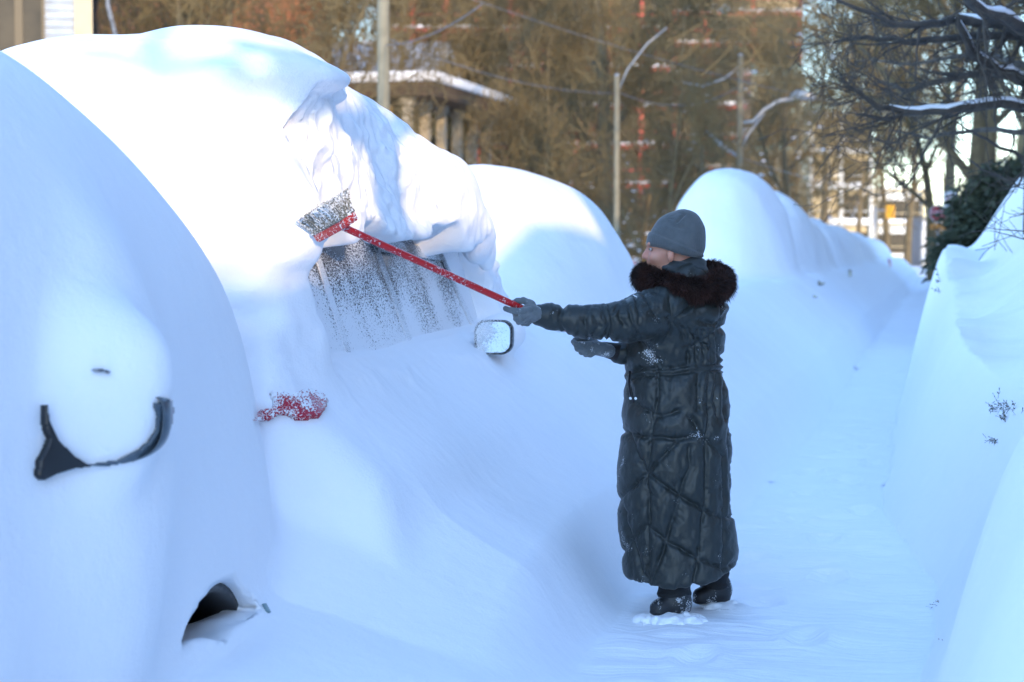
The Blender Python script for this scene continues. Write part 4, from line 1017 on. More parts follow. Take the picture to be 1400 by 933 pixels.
# ---------------------------------------------------------------- plants poking out of the right bank
M_LEAF = mat('dark_green_leaf', (.03,.05,.028), .6, var=(20,(.10,.07,.03),.8))
def sprigs(name, pts, n, size, seed, label, m=M_LEAF, leaves=True, cat='shrub', spreadpx=8):
    r = np.random.default_rng(seed); o = None; st, lf = [], []
    base = hit(*pts[0]); o = empty(name, tuple(base), 0, label, cat)
    for k in range(n):
        px, py = pts[r.integers(len(pts))]; b0 = hit(px + r.normal(0, spreadpx), py + r.normal(0, spreadpx*.8))
        d = np.array([r.normal(-.5, .5), r.normal(-.6, .4), r.uniform(-.1, .9)]); d /= np.linalg.norm(d); L = size * r.uniform(.4, 1.1)
        e = b0 + d * L; st.append((*(b0 - d*.03), *e, size*.028, size*.012))
        if leaves:
            for q in range(r.integers(3, 7)):
                c = b0 + d * L * r.uniform(.2, 1); a = d + r.normal(0, .7, 3); a /= np.linalg.norm(a); s = np.cross(a, r.normal(0, 1, 3)); s /= np.linalg.norm(s)
                l = size * r.uniform(.15, .4); lf.append([c, c + a*l*.5 + s*l*.18, c + a*l, c + a*l*.5 - s*l*.18])
    V, F = tubes(st, 4); mesh_obj('stem', V, F, M_BARKD, o, True)
    if leaves and lf:
        V = np.array(lf).reshape(-1, 3); F = np.arange(len(V)).reshape(-1, 4); mesh_obj('leaves', V, F, m, o, False)
    return o
sprigs('shrub', [(1362,553),(1368,560),(1376,566),(1384,556),(1392,568),(1372,572),(1366,552),(1380,560)], 44, .045, 3, 'dark green shrub tips poking from the snow at the right edge', spreadpx=4.5)
sprigs('shrub', [(1350,600),(1356,603),(1362,606),(1346,596)], 12, .04, 5, 'small dark green sprig just below the bigger shrub tips', spreadpx=2)
sprigs('dry_stalk', [(1274,832),(1280,826),(1284,823)], 7, .03, 7, 'tiny dry brown stalk on the lower right snow slope', cat='plant', spreadpx=1.5, m=mat('dry_leaf', (.25,.17,.1), .8))
sprigs('dry_stalk', [(1288,877)], 2, .018, 8, 'tiniest dry speck of a stalk near the bottom right', cat='plant', spreadpx=1.5, m=mat('straw_leaf', (.4,.25,.12), .8))
sprigs('dry_stalk', [(1284,384),(1285,400)], 4, .10, 9, 'small twig beside the far stretch of the path on its right', cat='plant', spreadpx=1, m=M_BARKD)
# ---------------------------------------------------------------- street trees close to the path
rng = np.random.default_rng(77)
def near_tree(base, label, limbs, trunk, seed):
    t = empty('street_tree', base, 0, label, 'tree')
    S, T = [], []
    V, F = tubes([(*trunk[i][0], *trunk[i+1][0], trunk[i][1], trunk[i+1][1]) for i in range(len(trunk)-1)], 14); mesh_obj('trunk', V, F, M_BARKD, t, True)
    r = np.random.default_rng(seed)
    for pts, r0, r1, kids, snow in limbs:
        P = [np.array(p, float) for p in pts]
        # rounder path
        Q = [P[0]]
        for i in range(len(P)-1):
            for k in range(1, 4): q = P[i] + (P[i+1]-P[i])*k/3; Q.append(q + r.normal(0, .012, 3) if k < 3 else q)
        n = len(Q); rad = [r0 + (r1-r0)*(i/(n-1)) for i in range(n)]
        mb = MB(); mb.tube(Q, rad, 9); lo = mb.build('limb', M_BARKD, t, True)
        if snow:
            i0, i1 = int(snow[0]*n), int(snow[1]*n)
            q = [Q[i] + np.array([0, 0, rad[i]*1.0]) for i in range(i0, min(i1+1, n))]; rr = [rad[i]*.75*(1 if 0 < j < i1-i0 else .3)*r.uniform(.7, 1.15) for j, i in enumerate(range(i0, min(i1+1, n)))]
            ms = MB(); ms.tube(q, rr, 8); so = ms.build('limb_snow', M_SNOW, t, True); so.parent = lo
        for i in range(1, n):
            for _ in range(kids):
                if r.random() < .45: continue
                d = (Q[i]-Q[i-1]); d /= np.linalg.norm(d); a = r.normal(0, 1, 3); a -= d*np.dot(a, d); a /= np.linalg.norm(a)
                nd = d*.65 + a*.6 + np.array([0, 0, -.05])
                grow(r, Q[i], nd, r.uniform(.45, 1.0) * (1.0 - .72*i/n), rad[i]*.42, 2, S, .5, .03, 4, 1, .02, .003)
    if S:
        S = np.array([s[:8] for s in S]); V, F = tubes(S, 4); mesh_obj('crown', V, F, M_BARKD, t, True)
    return t
def A3(px, py, Z): return at(px, py, Z)
Zt = 16.0
tb = A3(1428, 335, Zt)
lim = [
 ([A3(1405,60,Zt), A3(1384,37,15.6), A3(1312,26,15.2), A3(1275,32,14.8), A3(1230,34,14.6), A3(1192,19,14.4), A3(1140,-2,14.2)], .05, .010, 2, (.0,.35)),
 ([A3(1405,70,Zt), A3(1399,49,15.8), A3(1331,49,15.6), A3(1237,58,15.4), A3(1185,51,15.2), A3(1140,58,15)], .045, .010, 2, None),
 ([A3(1408,110,Zt), A3(1350,101,16.2), A3(1294,109,16.4), A3(1237,126,16.6), A3(1200,111,16.8)], .04, .010, 2, (.0,.3)),
 ([A3(1408,150,Zt), A3(1369,142,15.7), A3(1312,148,15.4), A3(1256,154,15.2), A3(1200,148,15.0), A3(1177,127,14.9), A3(1162,118,14.8)], .042, .010, 2, (.05,.62)),
 ([A3(1249,154,15.2), A3(1207,163,15.0), A3(1170,157,14.9)], .022, .008, 2, None),
 ([A3(1312,-20,14.0), A3(1324,0,14.3), A3(1357,22,14.8), A3(1387,34,15.4), A3(1410,60,Zt)], .03, .055, 1, (.1,.8)),
 ([A3(1306,20,15.0), A3(1312,36,15.1), A3(1327,71,15.3), A3(1350,86,15.6), A3(1399,112,Zt)], .020, .045, 2, (.1,.95)),
 ([A3(1410,225,Zt), A3(1400,217,15.8), A3(1350,191,15.4), A3(1305,165,15.0)], .022, .006, 1, None),
 ([A3(1410,235,Zt), A3(1376,246,15.6), A3(1342,232,15.2), A3(1300,198,14.8)], .014, .005, 1, None),
 ([A3(1410,20,Zt), A3(1395,-30,16), A3(1330,-60,16)], .05, .02, 2, None),
 ([A3(1410,90,Zt), A3(1340,72,17.4), A3(1250,88,18), A3(1190,82,18.6)], .03, .008, 2, None),
 ([A3(1410,180,Zt), A3(1340,178,17), A3(1270,190,17.6), A3(1215,178,18)], .026, .007, 2, None),
]
near_tree((tb[0], tb[1], .9), 'dark street tree at the upper right edge, snow lying on its drooping limbs', lim,
          [((tb[0]+.02, tb[1], .7), .20), ((tb[0], tb[1], 2.0), .17), ((tb[0]-.03, tb[1], 3.0), .15), ((tb[0]-.05, tb[1], 4.0), .12), ((tb[0], tb[1], 6.5), .05)], 5)
# low bare twigs over the right bank
o = empty('twig_bush', tuple(A3(1420, 335, 13)), 0, 'thin bare twigs reaching over the right snow bank below the dark tree', 'shrub')
S = []
r = np.random.default_rng(12)
for a, b in (((1415,318),(1345,318)), ((1415,330),(1350,322)), ((1415,265),(1370,240)), ((1415,285),(1380,300)), ((1415,245),(1360,262))):
    P, Q = np.array(A3(*a, 13)), np.array(A3(*b, 13)); grow(r, P, Q-P, float(np.linalg.norm(Q-P)), .005, 1, S, .4, .02, 5, 1, 0, .0018)
q_ = [np.array(A3(*p, 13)) for p in ((1415,245),(1415,265),(1415,285),(1415,318),(1415,330),(1418,370))]
S += [(*a, *b, .008, .008, 3) for a, b in zip(q_[:-1], q_[1:])]
S = np.array([s[:8] for s in S]); V, F = tubes(S, 4); mesh_obj('branches', V, F, M_BARKD, o, True)
# the bare tree whose trunk and boughs throw the shadows on the van's snow (right of the viewer)
def shade_at(p, back):
    """point `back` metres up the sunbeam that lands on p"""
    k = math.tan(R(SUN_EL)); return np.array([p[0] - SUN_DX*back, p[1] - SUN_DY*back, p[2] + k*back])
b0 = 9.6
tr = [hit(530, 300), hit(528, 250), hit(535, 205)]
q = [shade_at(p, (2.7 - p[0]) / -SUN_DX) for p in tr]
cx0 = float(np.mean([p[1] for p in q]))
print('shade tree at', q, [tuple(p) for p in tr])
T0 = (2.7, cx0, 0)
limbs2 = []
top = np.array([2.7, cx0, 4.9])
def shade_path(pxs):
    out = []
    for k_, (px, py) in enumerate(pxs):
        p = hit(px, py); out.append(shade_at(p, (2.7 + .9 - .35*k_ - p[0]) / -SUN_DX))
    return out
for pxs, ra, rb in (([(540,175),(470,125),(400,92),(330,60)], .085, .04), ([(500,190),(430,140),(350,112),(270,92),(190,60)], .075, .03),
                    ([(330,128),(240,100),(170,80),(110,75)], .05, .03), ([(600,190),(560,150),(520,122)], .07, .04), ([(250,95),(215,60),(160,45)], .04, .03)):
    e = shade_path(pxs); limbs2.append(([tuple(top)] + [tuple(q) for q in e], ra, rb, 0, None))
near_tree((2.7, cx0, .4), 'bare street tree beside the viewer whose trunk shadow falls across the van snow', limbs2,
          [((2.7, cx0, .2), .17), ((2.7, cx0, 2), .14), ((2.7, cx0, 4.4), .125), ((2.72, cx0+.02, 6.0), .08), ((2.8, cx0-.1, 7.5), .04)], 8)
# ---------------------------------------------------------------- the person, built in a frame: u to the right, v away, w up, feet at the origin
ZP = 8.1
O3 = np.array(at(925, 838, ZP)); O3[2] = 0.0
def L(px, py, dv=0.0):
    P = np.array(at(px, py, ZP + dv)) - O3
    return np.array([P[0]*_cy + P[1]*_sy, -P[0]*_sy + P[1]*_cy, P[2]])
def to_px(u, v, w):
    X = O3[0] + u*_cy - v*_sy; Y = O3[1] + u*_sy + v*_cy; Z = w - CAMZ
    xr = X*_cy + Y*_sy; fh = -X*_sy + Y*_cy; fz = fh*_cp - Z*_sp; up = fh*_sp + Z*_cp
    return 700 + FPX*xr/fz, 466.5 - FPX*up/fz
def LW(P):
    P = np.asarray(P); return np.stack([O3[0] + P[:, 0]*_cy - P[:, 1]*_sy, O3[1] + P[:, 0]*_sy + P[:, 1]*_cy, P[:, 2]], 1)
person = empty('person', tuple(O3), YAW, 'person in long dark quilted coat, fur collar and grey hat, both hands on a brush', 'person')
def local_mesh(name, f, lo, hi, h, m, disp=None, parent=person, colour=None):
    P, F = surface_nets(f, lo, hi, h); P, N = project(f, P, 2, e=h*.4, maxstep=h)
    if disp is not None: P = P + N * disp(P, N)[:, None]
    return mesh_obj(name, P, F, m, parent, True, world_coords=False)
def fold_mat(name, c, rough, **k): return mat(name, c, rough, **k)
M_COAT = mat('quilted_nylon', (.0105,.0140,.0118), .46, spec=.48, sheen=.05, var=(2.5,(.021,.0245,.022),.8), bump=(55,.35,.004))
def snow_dust(m, thr=.62, scale=9, fine=170):
    """a little snow clinging to the cloth"""
    nt = m.node_tree; b = nt.nodes['Principled BSDF']; src = b.inputs['Base Color'].links[0].from_socket
    tc = nt.nodes.new('ShaderNodeTexCoord'); n1 = nt.nodes.new('ShaderNodeTexNoise'); n1.inputs['Scale'].default_value = scale
    n2 = nt.nodes.new('ShaderNodeTexNoise'); n2.inputs['Scale'].default_value = fine; n2.inputs['Detail'].default_value = 3
    nt.links.new(tc.outputs['Object'], n1.inputs['Vector']); nt.links.new(tc.outputs['Object'], n2.inputs['Vector'])
    a = nt.nodes.new('ShaderNodeMath'); a.operation = 'MULTIPLY_ADD'; a.inputs[1].default_value = .55
    nt.links.new(n2.outputs['Fac'], a.inputs[0]); nt.links.new(n1.outputs['Fac'], a.inputs[2])
    r = nt.nodes.new('ShaderNodeMapRange'); r.inputs[1].default_value = thr + .27; r.inputs[2].default_value = thr + .31; nt.links.new(a.outputs[0], r.inputs[0])
    mu = nt.nodes.new('ShaderNodeMath'); mu.operation = 'MULTIPLY'; mu.inputs[1].default_value = .7; nt.links.new(r.outputs[0], mu.inputs[0])
    mx = nt.nodes.new('ShaderNodeMix'); mx.data_type = 'RGBA'; mx.inputs[7].default_value = (.7,.72,.75,1)
    nt.links.new(mu.outputs[0], mx.inputs[0]); nt.links.new(src, mx.inputs[6]); nt.links.new(mx.outputs[2], b.inputs['Base Color'])
snow_dust(M_COAT, .735)
M_SKIN = mat('weathered_skin', (.50,.25,.17), .5, var=(25,(.58,.20,.14),.5,.2), bump=(90,.25,.002))
M_SKIN.node_tree.nodes['Principled BSDF'].inputs['Subsurface Weight'].default_value = .08
M_SKIN.node_tree.nodes['Principled BSDF'].inputs['Subsurface Scale'].default_value = .01
M_KNIT = mat('grey_knit_wool', (.078,.084,.087), .9, spec=.2, sheen=.3, var=(30,(.105,.112,.116),.7), bump=(160,.5,.003))
M_SCARF = mat('dark_grey_fleece', (.030,.036,.040), .9, spec=.2, sheen=.2, var=(20,(.05,.058,.062),.6), bump=(70,.4,.004))
M_GLOVE = mat('grey_fleece_glove', (.105,.118,.125), .9, spec=.2, sheen=.3, var=(30,(.15,.165,.175),.7), bump=(120,.5,.003))
snow_dust(M_GLOVE, .68, 25, 260)
M_CUFF = mat('dark_ribbed_cuff', (.012,.010,.010), .6, var=(30,(.03,.022,.02),.6))
M_BOOT = mat('black_boot', (.010,.010,.011), .5, var=(15,(.03,.03,.03),.6), bump=(60,.4,.004)); snow_dust(M_BOOT, .58, 14, 200)
M_TROUS = mat('black_trousers', (.008,.008,.009), .8, bump=(25,.6,.01), var=(8,(.016,.016,.017),.6))
# ---- body: one continuous figure (mostly under the clothes)
hd = L(924, 338)
def body_f(u, v, w):
    f = ellips(u, v, w, hd + np.array([.012, 0, .03]), (.098, .077, .098))
    f = smin(f, ellips(u, v, w, L(903, 352), (.056, .056, .066)), .03)          # face, cheeks
    f = smin(f, ellips(u, v, w, L(903, 369), (.042, .042, .034)), .025)         # jaw, chin
    f = smin(f, ellips(u, v, w, L(896, 352, -.045), (.024, .020, .022)), .02)   # cheekbone, near
    f = smin(f, ellips(u, v, w, L(896, 352, .045), (.024, .020, .022)), .02)
    f = smin(f, capsule(u, v, w, L(888, 338), L(881.5, 350.5), .008, .0125), .010)   # nose
    f = smin(f, ellips(u, v, w, L(885, 352.5, -.010), (.009, .008, .007)), .006)
    f = smin(f, capsule(u, v, w, L(888, 334, -.035), L(887, 334, .035), .009, .009), .012)  # brow
    f = smax(f, -ellips(u, v, w, L(888.5, 340.5, -.036), (.013, .016, .009)), .010)         # eye sockets
    f = smax(f, -ellips(u, v, w, L(888.5, 340.5, .036), (.013, .016, .009)), .010)
    f = smin(f, capsule(u, v, w, L(886.5, 359.5, -.014), L(886.5, 359.5, .014), .006, .006), .006)  # lips
    f = smin(f, capsule(u, v, w, L(887, 362.5, -.012), L(887, 362.5, .012), .0062, .0062), .005)
    f = smax(f, -capsule(u, v, w, L(884.5, 361, -.02), L(884.5, 361, .02), .0018, .0018), .002)
    f = smin(f, ellips(u, v, w, L(917, 350, -.078), (.016, .010, .026)), .008)  # ear, near
    f = smin(f, ellips(u, v, w, L(917, 350, .078), (.016, .010, .026)), .008)
    f = smin(f, capsule(u, v, w, L(925, 362), L(932, 400), .052, .06), .03)      # neck
    f = smin(f, capsule(u, v, w, L(935, 425, -.09), L(935, 425, .09), .075, .075), .06)
    f = smin(f, capsule(u, v, w, L(930, 440), L(925, 560), .12, .13), .06)
    f = smin(f, capsule(u, v, w, L(923, 600, -.07), L(926, 815, -.07), .085, .045), .04)
    f = smin(f, capsule(u, v, w, L(928, 600, .10), L(975, 800, .16), .085, .045), .04)
    f = smin(f, capsule(u, v, w, L(912, 428, -.17), L(820, 443, -.26), .048, .038), .03)
    f = smin(f, capsule(u, v, w, L(820, 443, -.26), L(738, 430, -.285), .038, .027), .02)
    f = smin(f, capsule(u, v, w, L(912, 428, .17), L(890, 478, .10), .048, .038), .03)
    f = smin(f, capsule(u, v, w, L(890, 478, .10), L(830, 479, -.07), .038, .027), .02)
    return f
local_mesh('body', body_f, (-.62, -.42, .03), (.28, .32, 1.66), .009, M_SKIN)
# eyes, eyelids and brows
M_EYE = mat('eye', (.35,.32,.30), .2); M_IRIS = mat('iris', (.05,.035,.02), .1); M_BROW = mat('grey_brow_hair', (.20,.17,.15), .9)
for s in (-1, 1):
    c = L(889.5, 341, s*.034)
    mb = MB(); mb.tube([c + np.array([k*.0068, 0, 0]) for k in (-1, -.8, -.4, 0, .4, .8, 1)], [.001,.004,.0062,.0068,.0062,.004,.001], 12); e_ = mb.build('eye', M_EYE, person, True, False)
    mb = MB(); q = c + np.array([-.0062, s*.002, 0]); mb.tube([q + np.array([.001, 0, 0]), q - np.array([.0016, 0, 0])], [.0042, .0036], 12); ir = mb.build('iris', M_IRIS, None, True, False); ir.parent = e_
    mb = MB(); mb.tube([L(886.5, 335.5, s*.016), L(887, 334.2, s*.030), L(889, 335.5, s*.048)], [.002, .0035, .002], 8); mb.build('eyebrow', M_BROW, person, True, False)
# ---- coat
RY = [400, 410, 420, 430, 445, 460, 475, 490, 505, 520, 550, 580, 620, 650, 700, 740, 770, 800, 815]
RL = [893, 884, 876, 868, 860, 855, 853, 853.5, 854, 853.5, 853, 851, 848, 846, 844, 848, 851, 856, 858]
RR = [984, 988, 991, 993.5, 992, 991, 990, 989, 991, 994, 998, 1001, 1002, 1002, 1003, 1006, 1009, 1008, 1008]
RV = [.15, .19, .205, .21, .205, .195, .185, .178, .185, .20, .215, .225, .228, .228, .23, .235, .24, .24, .24]
RWs = np.array([L(925, y)[2] for y in RY])[::-1]
def ip(vals): v = np.array(vals, float)[::-1]; return lambda w: np.interp(w, RWs, v).astype(np.float32)
cL, cR, cV = ip([(L(x, y)[0]) for x, y in zip(RL, RY)]), ip([(L(x, y)[0]) for x, y in zip(RR, RY)]), ip(RV)
hemw = lambda u: np.interp(u, [L(850,790)[0], L(866,795)[0], L(885,801)[0], L(940,801)[0], L(975,790)[0], L(1010,772)[0]], [L(850,788,-.1)[2], L(866,795,-.2)[2], L(885,801,-.23)[2], L(940,800,-.23)[2], L(975,790,-.2)[2], L(1010,772,-.1)[2]]).astype(np.float32)
INS = .010
def coat_f(u, v, w):
    l, r, b = cL(w) + INS, cR(w) - INS, cV(w) - INS; c = (l+r)/2; a = (r-l)/2
    q = ((np.abs(u-c)/a)**2.4 + (np.abs(v)/b)**2.3)**(1/2.35); f = (q - 1) * np.minimum(a, b) * .9
    f = smax(f, w - L(925, 408)[2], .07)
    f = smin(f, capsule(u, v, w, L(908, 424, -.15), L(862, 438, -.225), .088, .083), .05)     # near sleeve
    f = smin(f, capsule(u, v, w, L(862, 438, -.225), L(806, 441, -.27), .080, .062), .02)
    f = smin(f, capsule(u, v, w, L(806, 441, -.27), L(737, 431, -.29), .063, .039), .015)
    f = smin(f, capsule(u, v, w, L(905, 428, .16), L(893, 470, .10), .08, .066), .04)          # far sleeve
    f = smin(f, capsule(u, v, w, L(893, 470, .10), L(850, 482, -.03), .062, .038), .02)
    f = smin(f, ellips(u, v, w, L(962, 424), (.092, .155, .052)), .022)                        # folded hood
    f = smin(f, capsule(u, v, w, L(940, 384, -.04), L(948, 384, .05), .062, .062), .03)       # stand-up collar
    f = smax(f, (hemw(u) - w), .010)
    # cut the cuffs square
    e = L(729, 430.5, -.29); d = L(806, 441, -.27) - e; d /= np.linalg.norm(d)
    cut = -((u-e[0])*d[0] + (v-e[1])*d[1] + (w-e[2])*d[2]); f = smax(f, np.where(u < -.25, cut, -1), .006)
    return f
STITCH = [ # quilting seams, as the camera sees them, in photo columns and rows
 [(884,646),(891,602)],[(884,646),(924,606)],[(884,646),(858,591)],[(884,646),(847,682)],[(884,646),(929,677),(962,697),(988,709),(1003,705)],[(884,646),(889,715)],
 [(886,719),(864,737),(849,759)],[(886,719),(911,740),(955,762),(988,780),(1004,768)],[(929,677),(911,740)],[(929,677),(942,638),(944,610)],[(887,722),(887,795)],[(864,737),(880,784),(887,795)],
 [(911,740),(891,795)],[(962,697),(955,762),(945,800)],[(847,682),(855,700),(866,738)],[(988,624),(988,709),(988,782)],[(988,624),(955,590),(944,570)],[(1000,560),(995,620),(1000,700)],[(970,560),(966,600),(962,697)],
 [(850,592),(885,598),(925,600),(960,594)],[(891,602),(891,560)],
 # waist gathers
 [(862,507),(905,504),(945,500),(992,498)],[(868,517),(905,513),(950,508),(992,506)],[(952,453),(952,497)],[(962,452),(962,497)],[(972,450),(972,497)],[(981,448),(981,497)],[(955,512),(953,560)],[(968,512),(967,566)],[(979,512),(980,570)],[(989,512),(991,572)],
 [(940,449),(941,500)],[(900,510),(899,560),(886,596)],[(925,436),(935,470),(945,475),(992,446)],[(880,470),(905,500)],[(874,466),(893,492),(899,505)],[(887,418),(915,436),(960,468),(990,490)],
 [(861,520),(866,548),(880,560)],[(880,560),(905,570),(930,560)],
 # hood and armhole
 [(915,440),(926,433),(942,418)],[(955,436),(978,444),(991,430)],[(915,412),(919,432),(916,452),(905,466)],[(985,415),(984,445)],
]
SLEEVE = [[(803,420),(799,440),(805,468)],[(806,420),(818,444),(806,468)],[(825,421),(832,444),(826,466)],[(831,418),(838,440),(834,466)],[(846,414),(846,430),(852,446)],[(855,411),(862,440),(872,462)],
 [(866,405),(874,428),(874,440)],[(880,398),(893,425),(905,442)],[(893,396),(915,422)],[(846,414),(835,430)],[(770,418),(766,438),(772,458)]]
def coat_disp(P, N):
    x, y = to_px(P[:, 0], P[:, 1], P[:, 2]); s = ZP / FPX
    sl = sstep(-.17, -.20, P[:, 1]) * sstep(915, 895, x) * sstep(474, 468, y)
    sl = np.maximum(sl, sstep(860, 850, x) * sstep(480, 474, y))
    # seams stay soft: jitter the lookup so no line is ruler-straight
    jx = 2.2*noise(x*.05, y*.05, P[:, 1]*3, 90); jy = 2.2*noise(x*.05, y*.05, P[:, 1]*3, 91)
    def dist(lines):
        d = np.full(len(x), 99.0)
        for ln in lines:
            for a, b in zip(ln[:-1], ln[1:]): d = np.minimum(d, segdist(x + jx, y + jy, a, b))
        return d * s
    dt, ds = dist(STITCH), dist(SLEEVE); d = dt * (1 - sl) + ds * sl
    puff = (1 - .45*sl) * INS * 1.7 * (1 - np.exp(-(d / .030)**1.1)) - .0065 * np.exp(-(d / .0075)**2)
    wr = noise(x*.10 + y*.03, y*.045, P[:, 1]*6, 92) * .0040 + noise(x*.22, y*.09, P[:, 1]*12, 93) * .0024
    wr = wr + .0028 * np.sin(d / .0075 + 3*noise(x*.08, y*.08, P[:, 1]*5, 94)) * np.exp(-d / .022) 
    # short creases running across the seams
    cr = np.abs(noise(x*.16 - y*.12, y*.10 + x*.10, P[:, 1]*9, 95)); wr = wr - .0045 * np.exp(-(cr/.10)**2) * np.exp(-d/.035)
    k = sstep(738, 750, x)                         # smooth cuff
    return puff * (.3 + .7*k) + wr * (.35 + .65*k)
coat = local_mesh('coat', coat_f, (-.66, -.42, .05), (.30, .32, 1.46), .0054, M_COAT, coat_disp)
# pocket zip with two snaps, side vent, logo tab
mb = MB()
for a in ((862, 545), (869, 545)):
    p = L(*a, -.225 * .9); mb.tube([p + np.array([0, .012, 0]), p - np.array([0, .008, 0])], [.006, .005], 12)
mb.build('snap_button', M_LAMP, coat, True, False)
o = bpy.data.objects.get('snap_button')
mb = MB(); mb.tube([L(861, 508, -.10), L(859.5, 525, -.125), L(862, 540, -.15), L(866, 550, -.18)], .0045, 8); mb.build('zip', mat('dark_metal_zip', (.05,.05,.055), .35, metal=.8), coat, True, False)
mb = MB(); a, b = L(865.5, 403.5, -.27), L(871, 406.5, -.275); mb.tube([a, b], .0022, 6); mb.build('sleeve_tab', M_SIGNW, coat, True, False)
# ---- dark knit cuff of the far sleeve
mb = MB(); mb.tube([L(856, 483, -.01), L(840, 481, -.05), L(824, 477.5, -.082)], [.040, .036, .030], 16); mb.build('cuff', M_CUFF, coat, True, False)
# ---- hat
HTx = lambda u, v, w: to_px(u, v, w)
def hat_f(u, v, w):
    c = L(922, 334); f = ellips(u, v, w, c, (.108, .090, .120))
    f = smin(f, ellips(u, v, w, L(938, 315), (.070, .060, .070)), .05)
    f = smin(f, ellips(u, v, w, L(941, 304), (.036, .034, .036)), .04)
    f = smin(f, ellips(u, v, w, L(941, 340), (.058, .082, .062)), .04)
    a, b = L(884, 335), L(961, 353); d = (b - a); cutz = a[2] + (u - a[0]) * d[2]/d[0] + .006*np.sin((u-a[0])*30)
    f = smax(f, cutz - w, .008)
    return smax(f, -(ellips(u, v, w, hd + np.array([.012, 0, .02]), (.090, .070, .10))), .004)
def hat_disp(P, N):
    a, b = L(894, 319), L(959, 347); lv = a[2] + (P[:, 0]-a[0]) * (b[2]-a[2])/(b[0]-a[0])
    t = P[:, 2] - lv; band = .0055 * sstep(.002, -.004, t) - .0025*np.exp(-(t/.004)**2)
    x, y = to_px(P[:, 0], P[:, 1], P[:, 2]); d = segdist(x, y, (935.5, 293), (926, 303)) * .003
    ang = np.arctan2(P[:, 1], P[:, 0] - hd[0])
    rib = .0009*np.sin(ang*70)
    return band - .010*np.exp(-(d/.006)**2) + rib + .004*noise(P[:,0]*14, P[:,1]*14, P[:,2]*18, 70) - .004*np.exp(-((y-312-(x-935)*.25)/3.)**2)*sstep(905, 925, x)*sstep(950, 935, x)
local_mesh('hat', hat_f, (-.17, -.12, 1.40), (.14, .12, 1.66), .0045, M_KNIT, hat_disp)
# ---- scarf / inner collar showing between hat and fur
def scarf_f(u, v, w):
    f = ellips(u, v, w, L(943, 366), (.072, .085, .050)); f = smin(f, ellips(u, v, w, L(918, 368), (.055, .078, .036)), .03)
    f = smin(f, ellips(u, v, w, L(882, 371, -.01), (.022, .045, .018)), .02)
    return smax(f, -ellips(u, v, w, L(895, 355), (.05, .06, .06)), .01)
local_mesh('inner_collar', scarf_f, (-.2, -.14, 1.30), (.16, .14, 1.50), .006, M_SCARF, lambda P, N: .004*np.sin(P[:, 2]*160 + P[:, 0]*40 + 2*noise(P[:,0]*20, P[:,1]*20, P[:,2]*20, 71)))
# ---- fur collar
ctl = [L(884,380,-.045), L(900,386,-.125), L(925,393,-.165), L(955,397,-.17), L(978,394,-.13), L(984,386,-.02), L(980,378,.10), L(955,372,.17), L(920,372,.165), L(895,374,.12), L(882,377,.04)]
crad = [.048,.051,.051,.053,.060,.064,.060,.055,.052,.050,.050]
n_ = len(ctl); pts, rads = [], []
for i in range(n_):
    p0, p1, p2, p3 = ctl[i-1], ctl[i], ctl[(i+1) % n_], ctl[(i+2) % n_]
    for k in range(8):
        t = k/8; pts.append(.5*((2*p1) + (-p0+p2)*t + (2*p0-5*p1+4*p2-p3)*t*t + (-p0+3*p1-3*p2+p3)*t**3)); rads.append(crad[i]*(1-t) + crad[(i+1) % n_]*t)
pts.append(pts[0]); rads.append(rads[0])
M_FUR = mat('dark_brown_fur', (.016,.007,.005), .7, spec=.3, var=(12,(.05,.018,.012),.8))
mb = MB(); mb.tube(pts, [r*.78 for r in rads], 14, False); fur = mb.build('fur_collar', M_FUR, person, True, False)
r = np.random.default_rng(5); NH = 34000; P = np.array(pts[:-1]); Rr = np.array(rads[:-1]); T = np.roll(P, -1, 0) - P; T /= np.linalg.norm(T, axis=1)[:, None]
k = r.integers(0, len(P), NH); t = T[k]; a = np.cross(t, [0, 0, 1.0]); a /= np.linalg.norm(a, axis=1)[:, None]; b = np.cross(a, t); th = r.uniform(0, 2*math.pi, NH)
nrm = a*np.cos(th)[:, None] + b*np.sin(th)[:, None]; base = P[k] + t*r.uniform(-.012, .012, NH)[:, None] + nrm*(Rr[k]*.74)[:, None]
d = nrm + t*r.normal(.15, .28, NH)[:, None] + np.array([0, 0, -.35]) + r.normal(0, .22, (NH, 3)); d /= np.linalg.norm(d, axis=1)[:, None]
ln = (.020 + .020*r.random(NH)) * (.8 + .5*np.sin(k*.9)*.5); s = np.cross(d, r.normal(0, 1, (NH, 3))); s /= np.linalg.norm(s, axis=1)[:, None]
mid = base + d*(ln*.6)[:, None]; tip = base + d*ln[:, None] + np.array([0, 0, -.25])*ln[:, None]; wd = .0011
V = np.stack([base - s*wd, base + s*wd, mid + s*wd*.8, mid - s*wd*.8, tip], 1).reshape(-1, 3); kk = np.arange(NH)*5
F = np.stack([kk, kk+1, kk+2, kk+3], 1).tolist() + np.stack([kk+3, kk+2, kk+4], 1).tolist()
fh = mesh_obj('fur_hair', V, F, M_FUR, None, False, world_coords=True); fh.parent = fur; fh['kind'] = 'stuff'
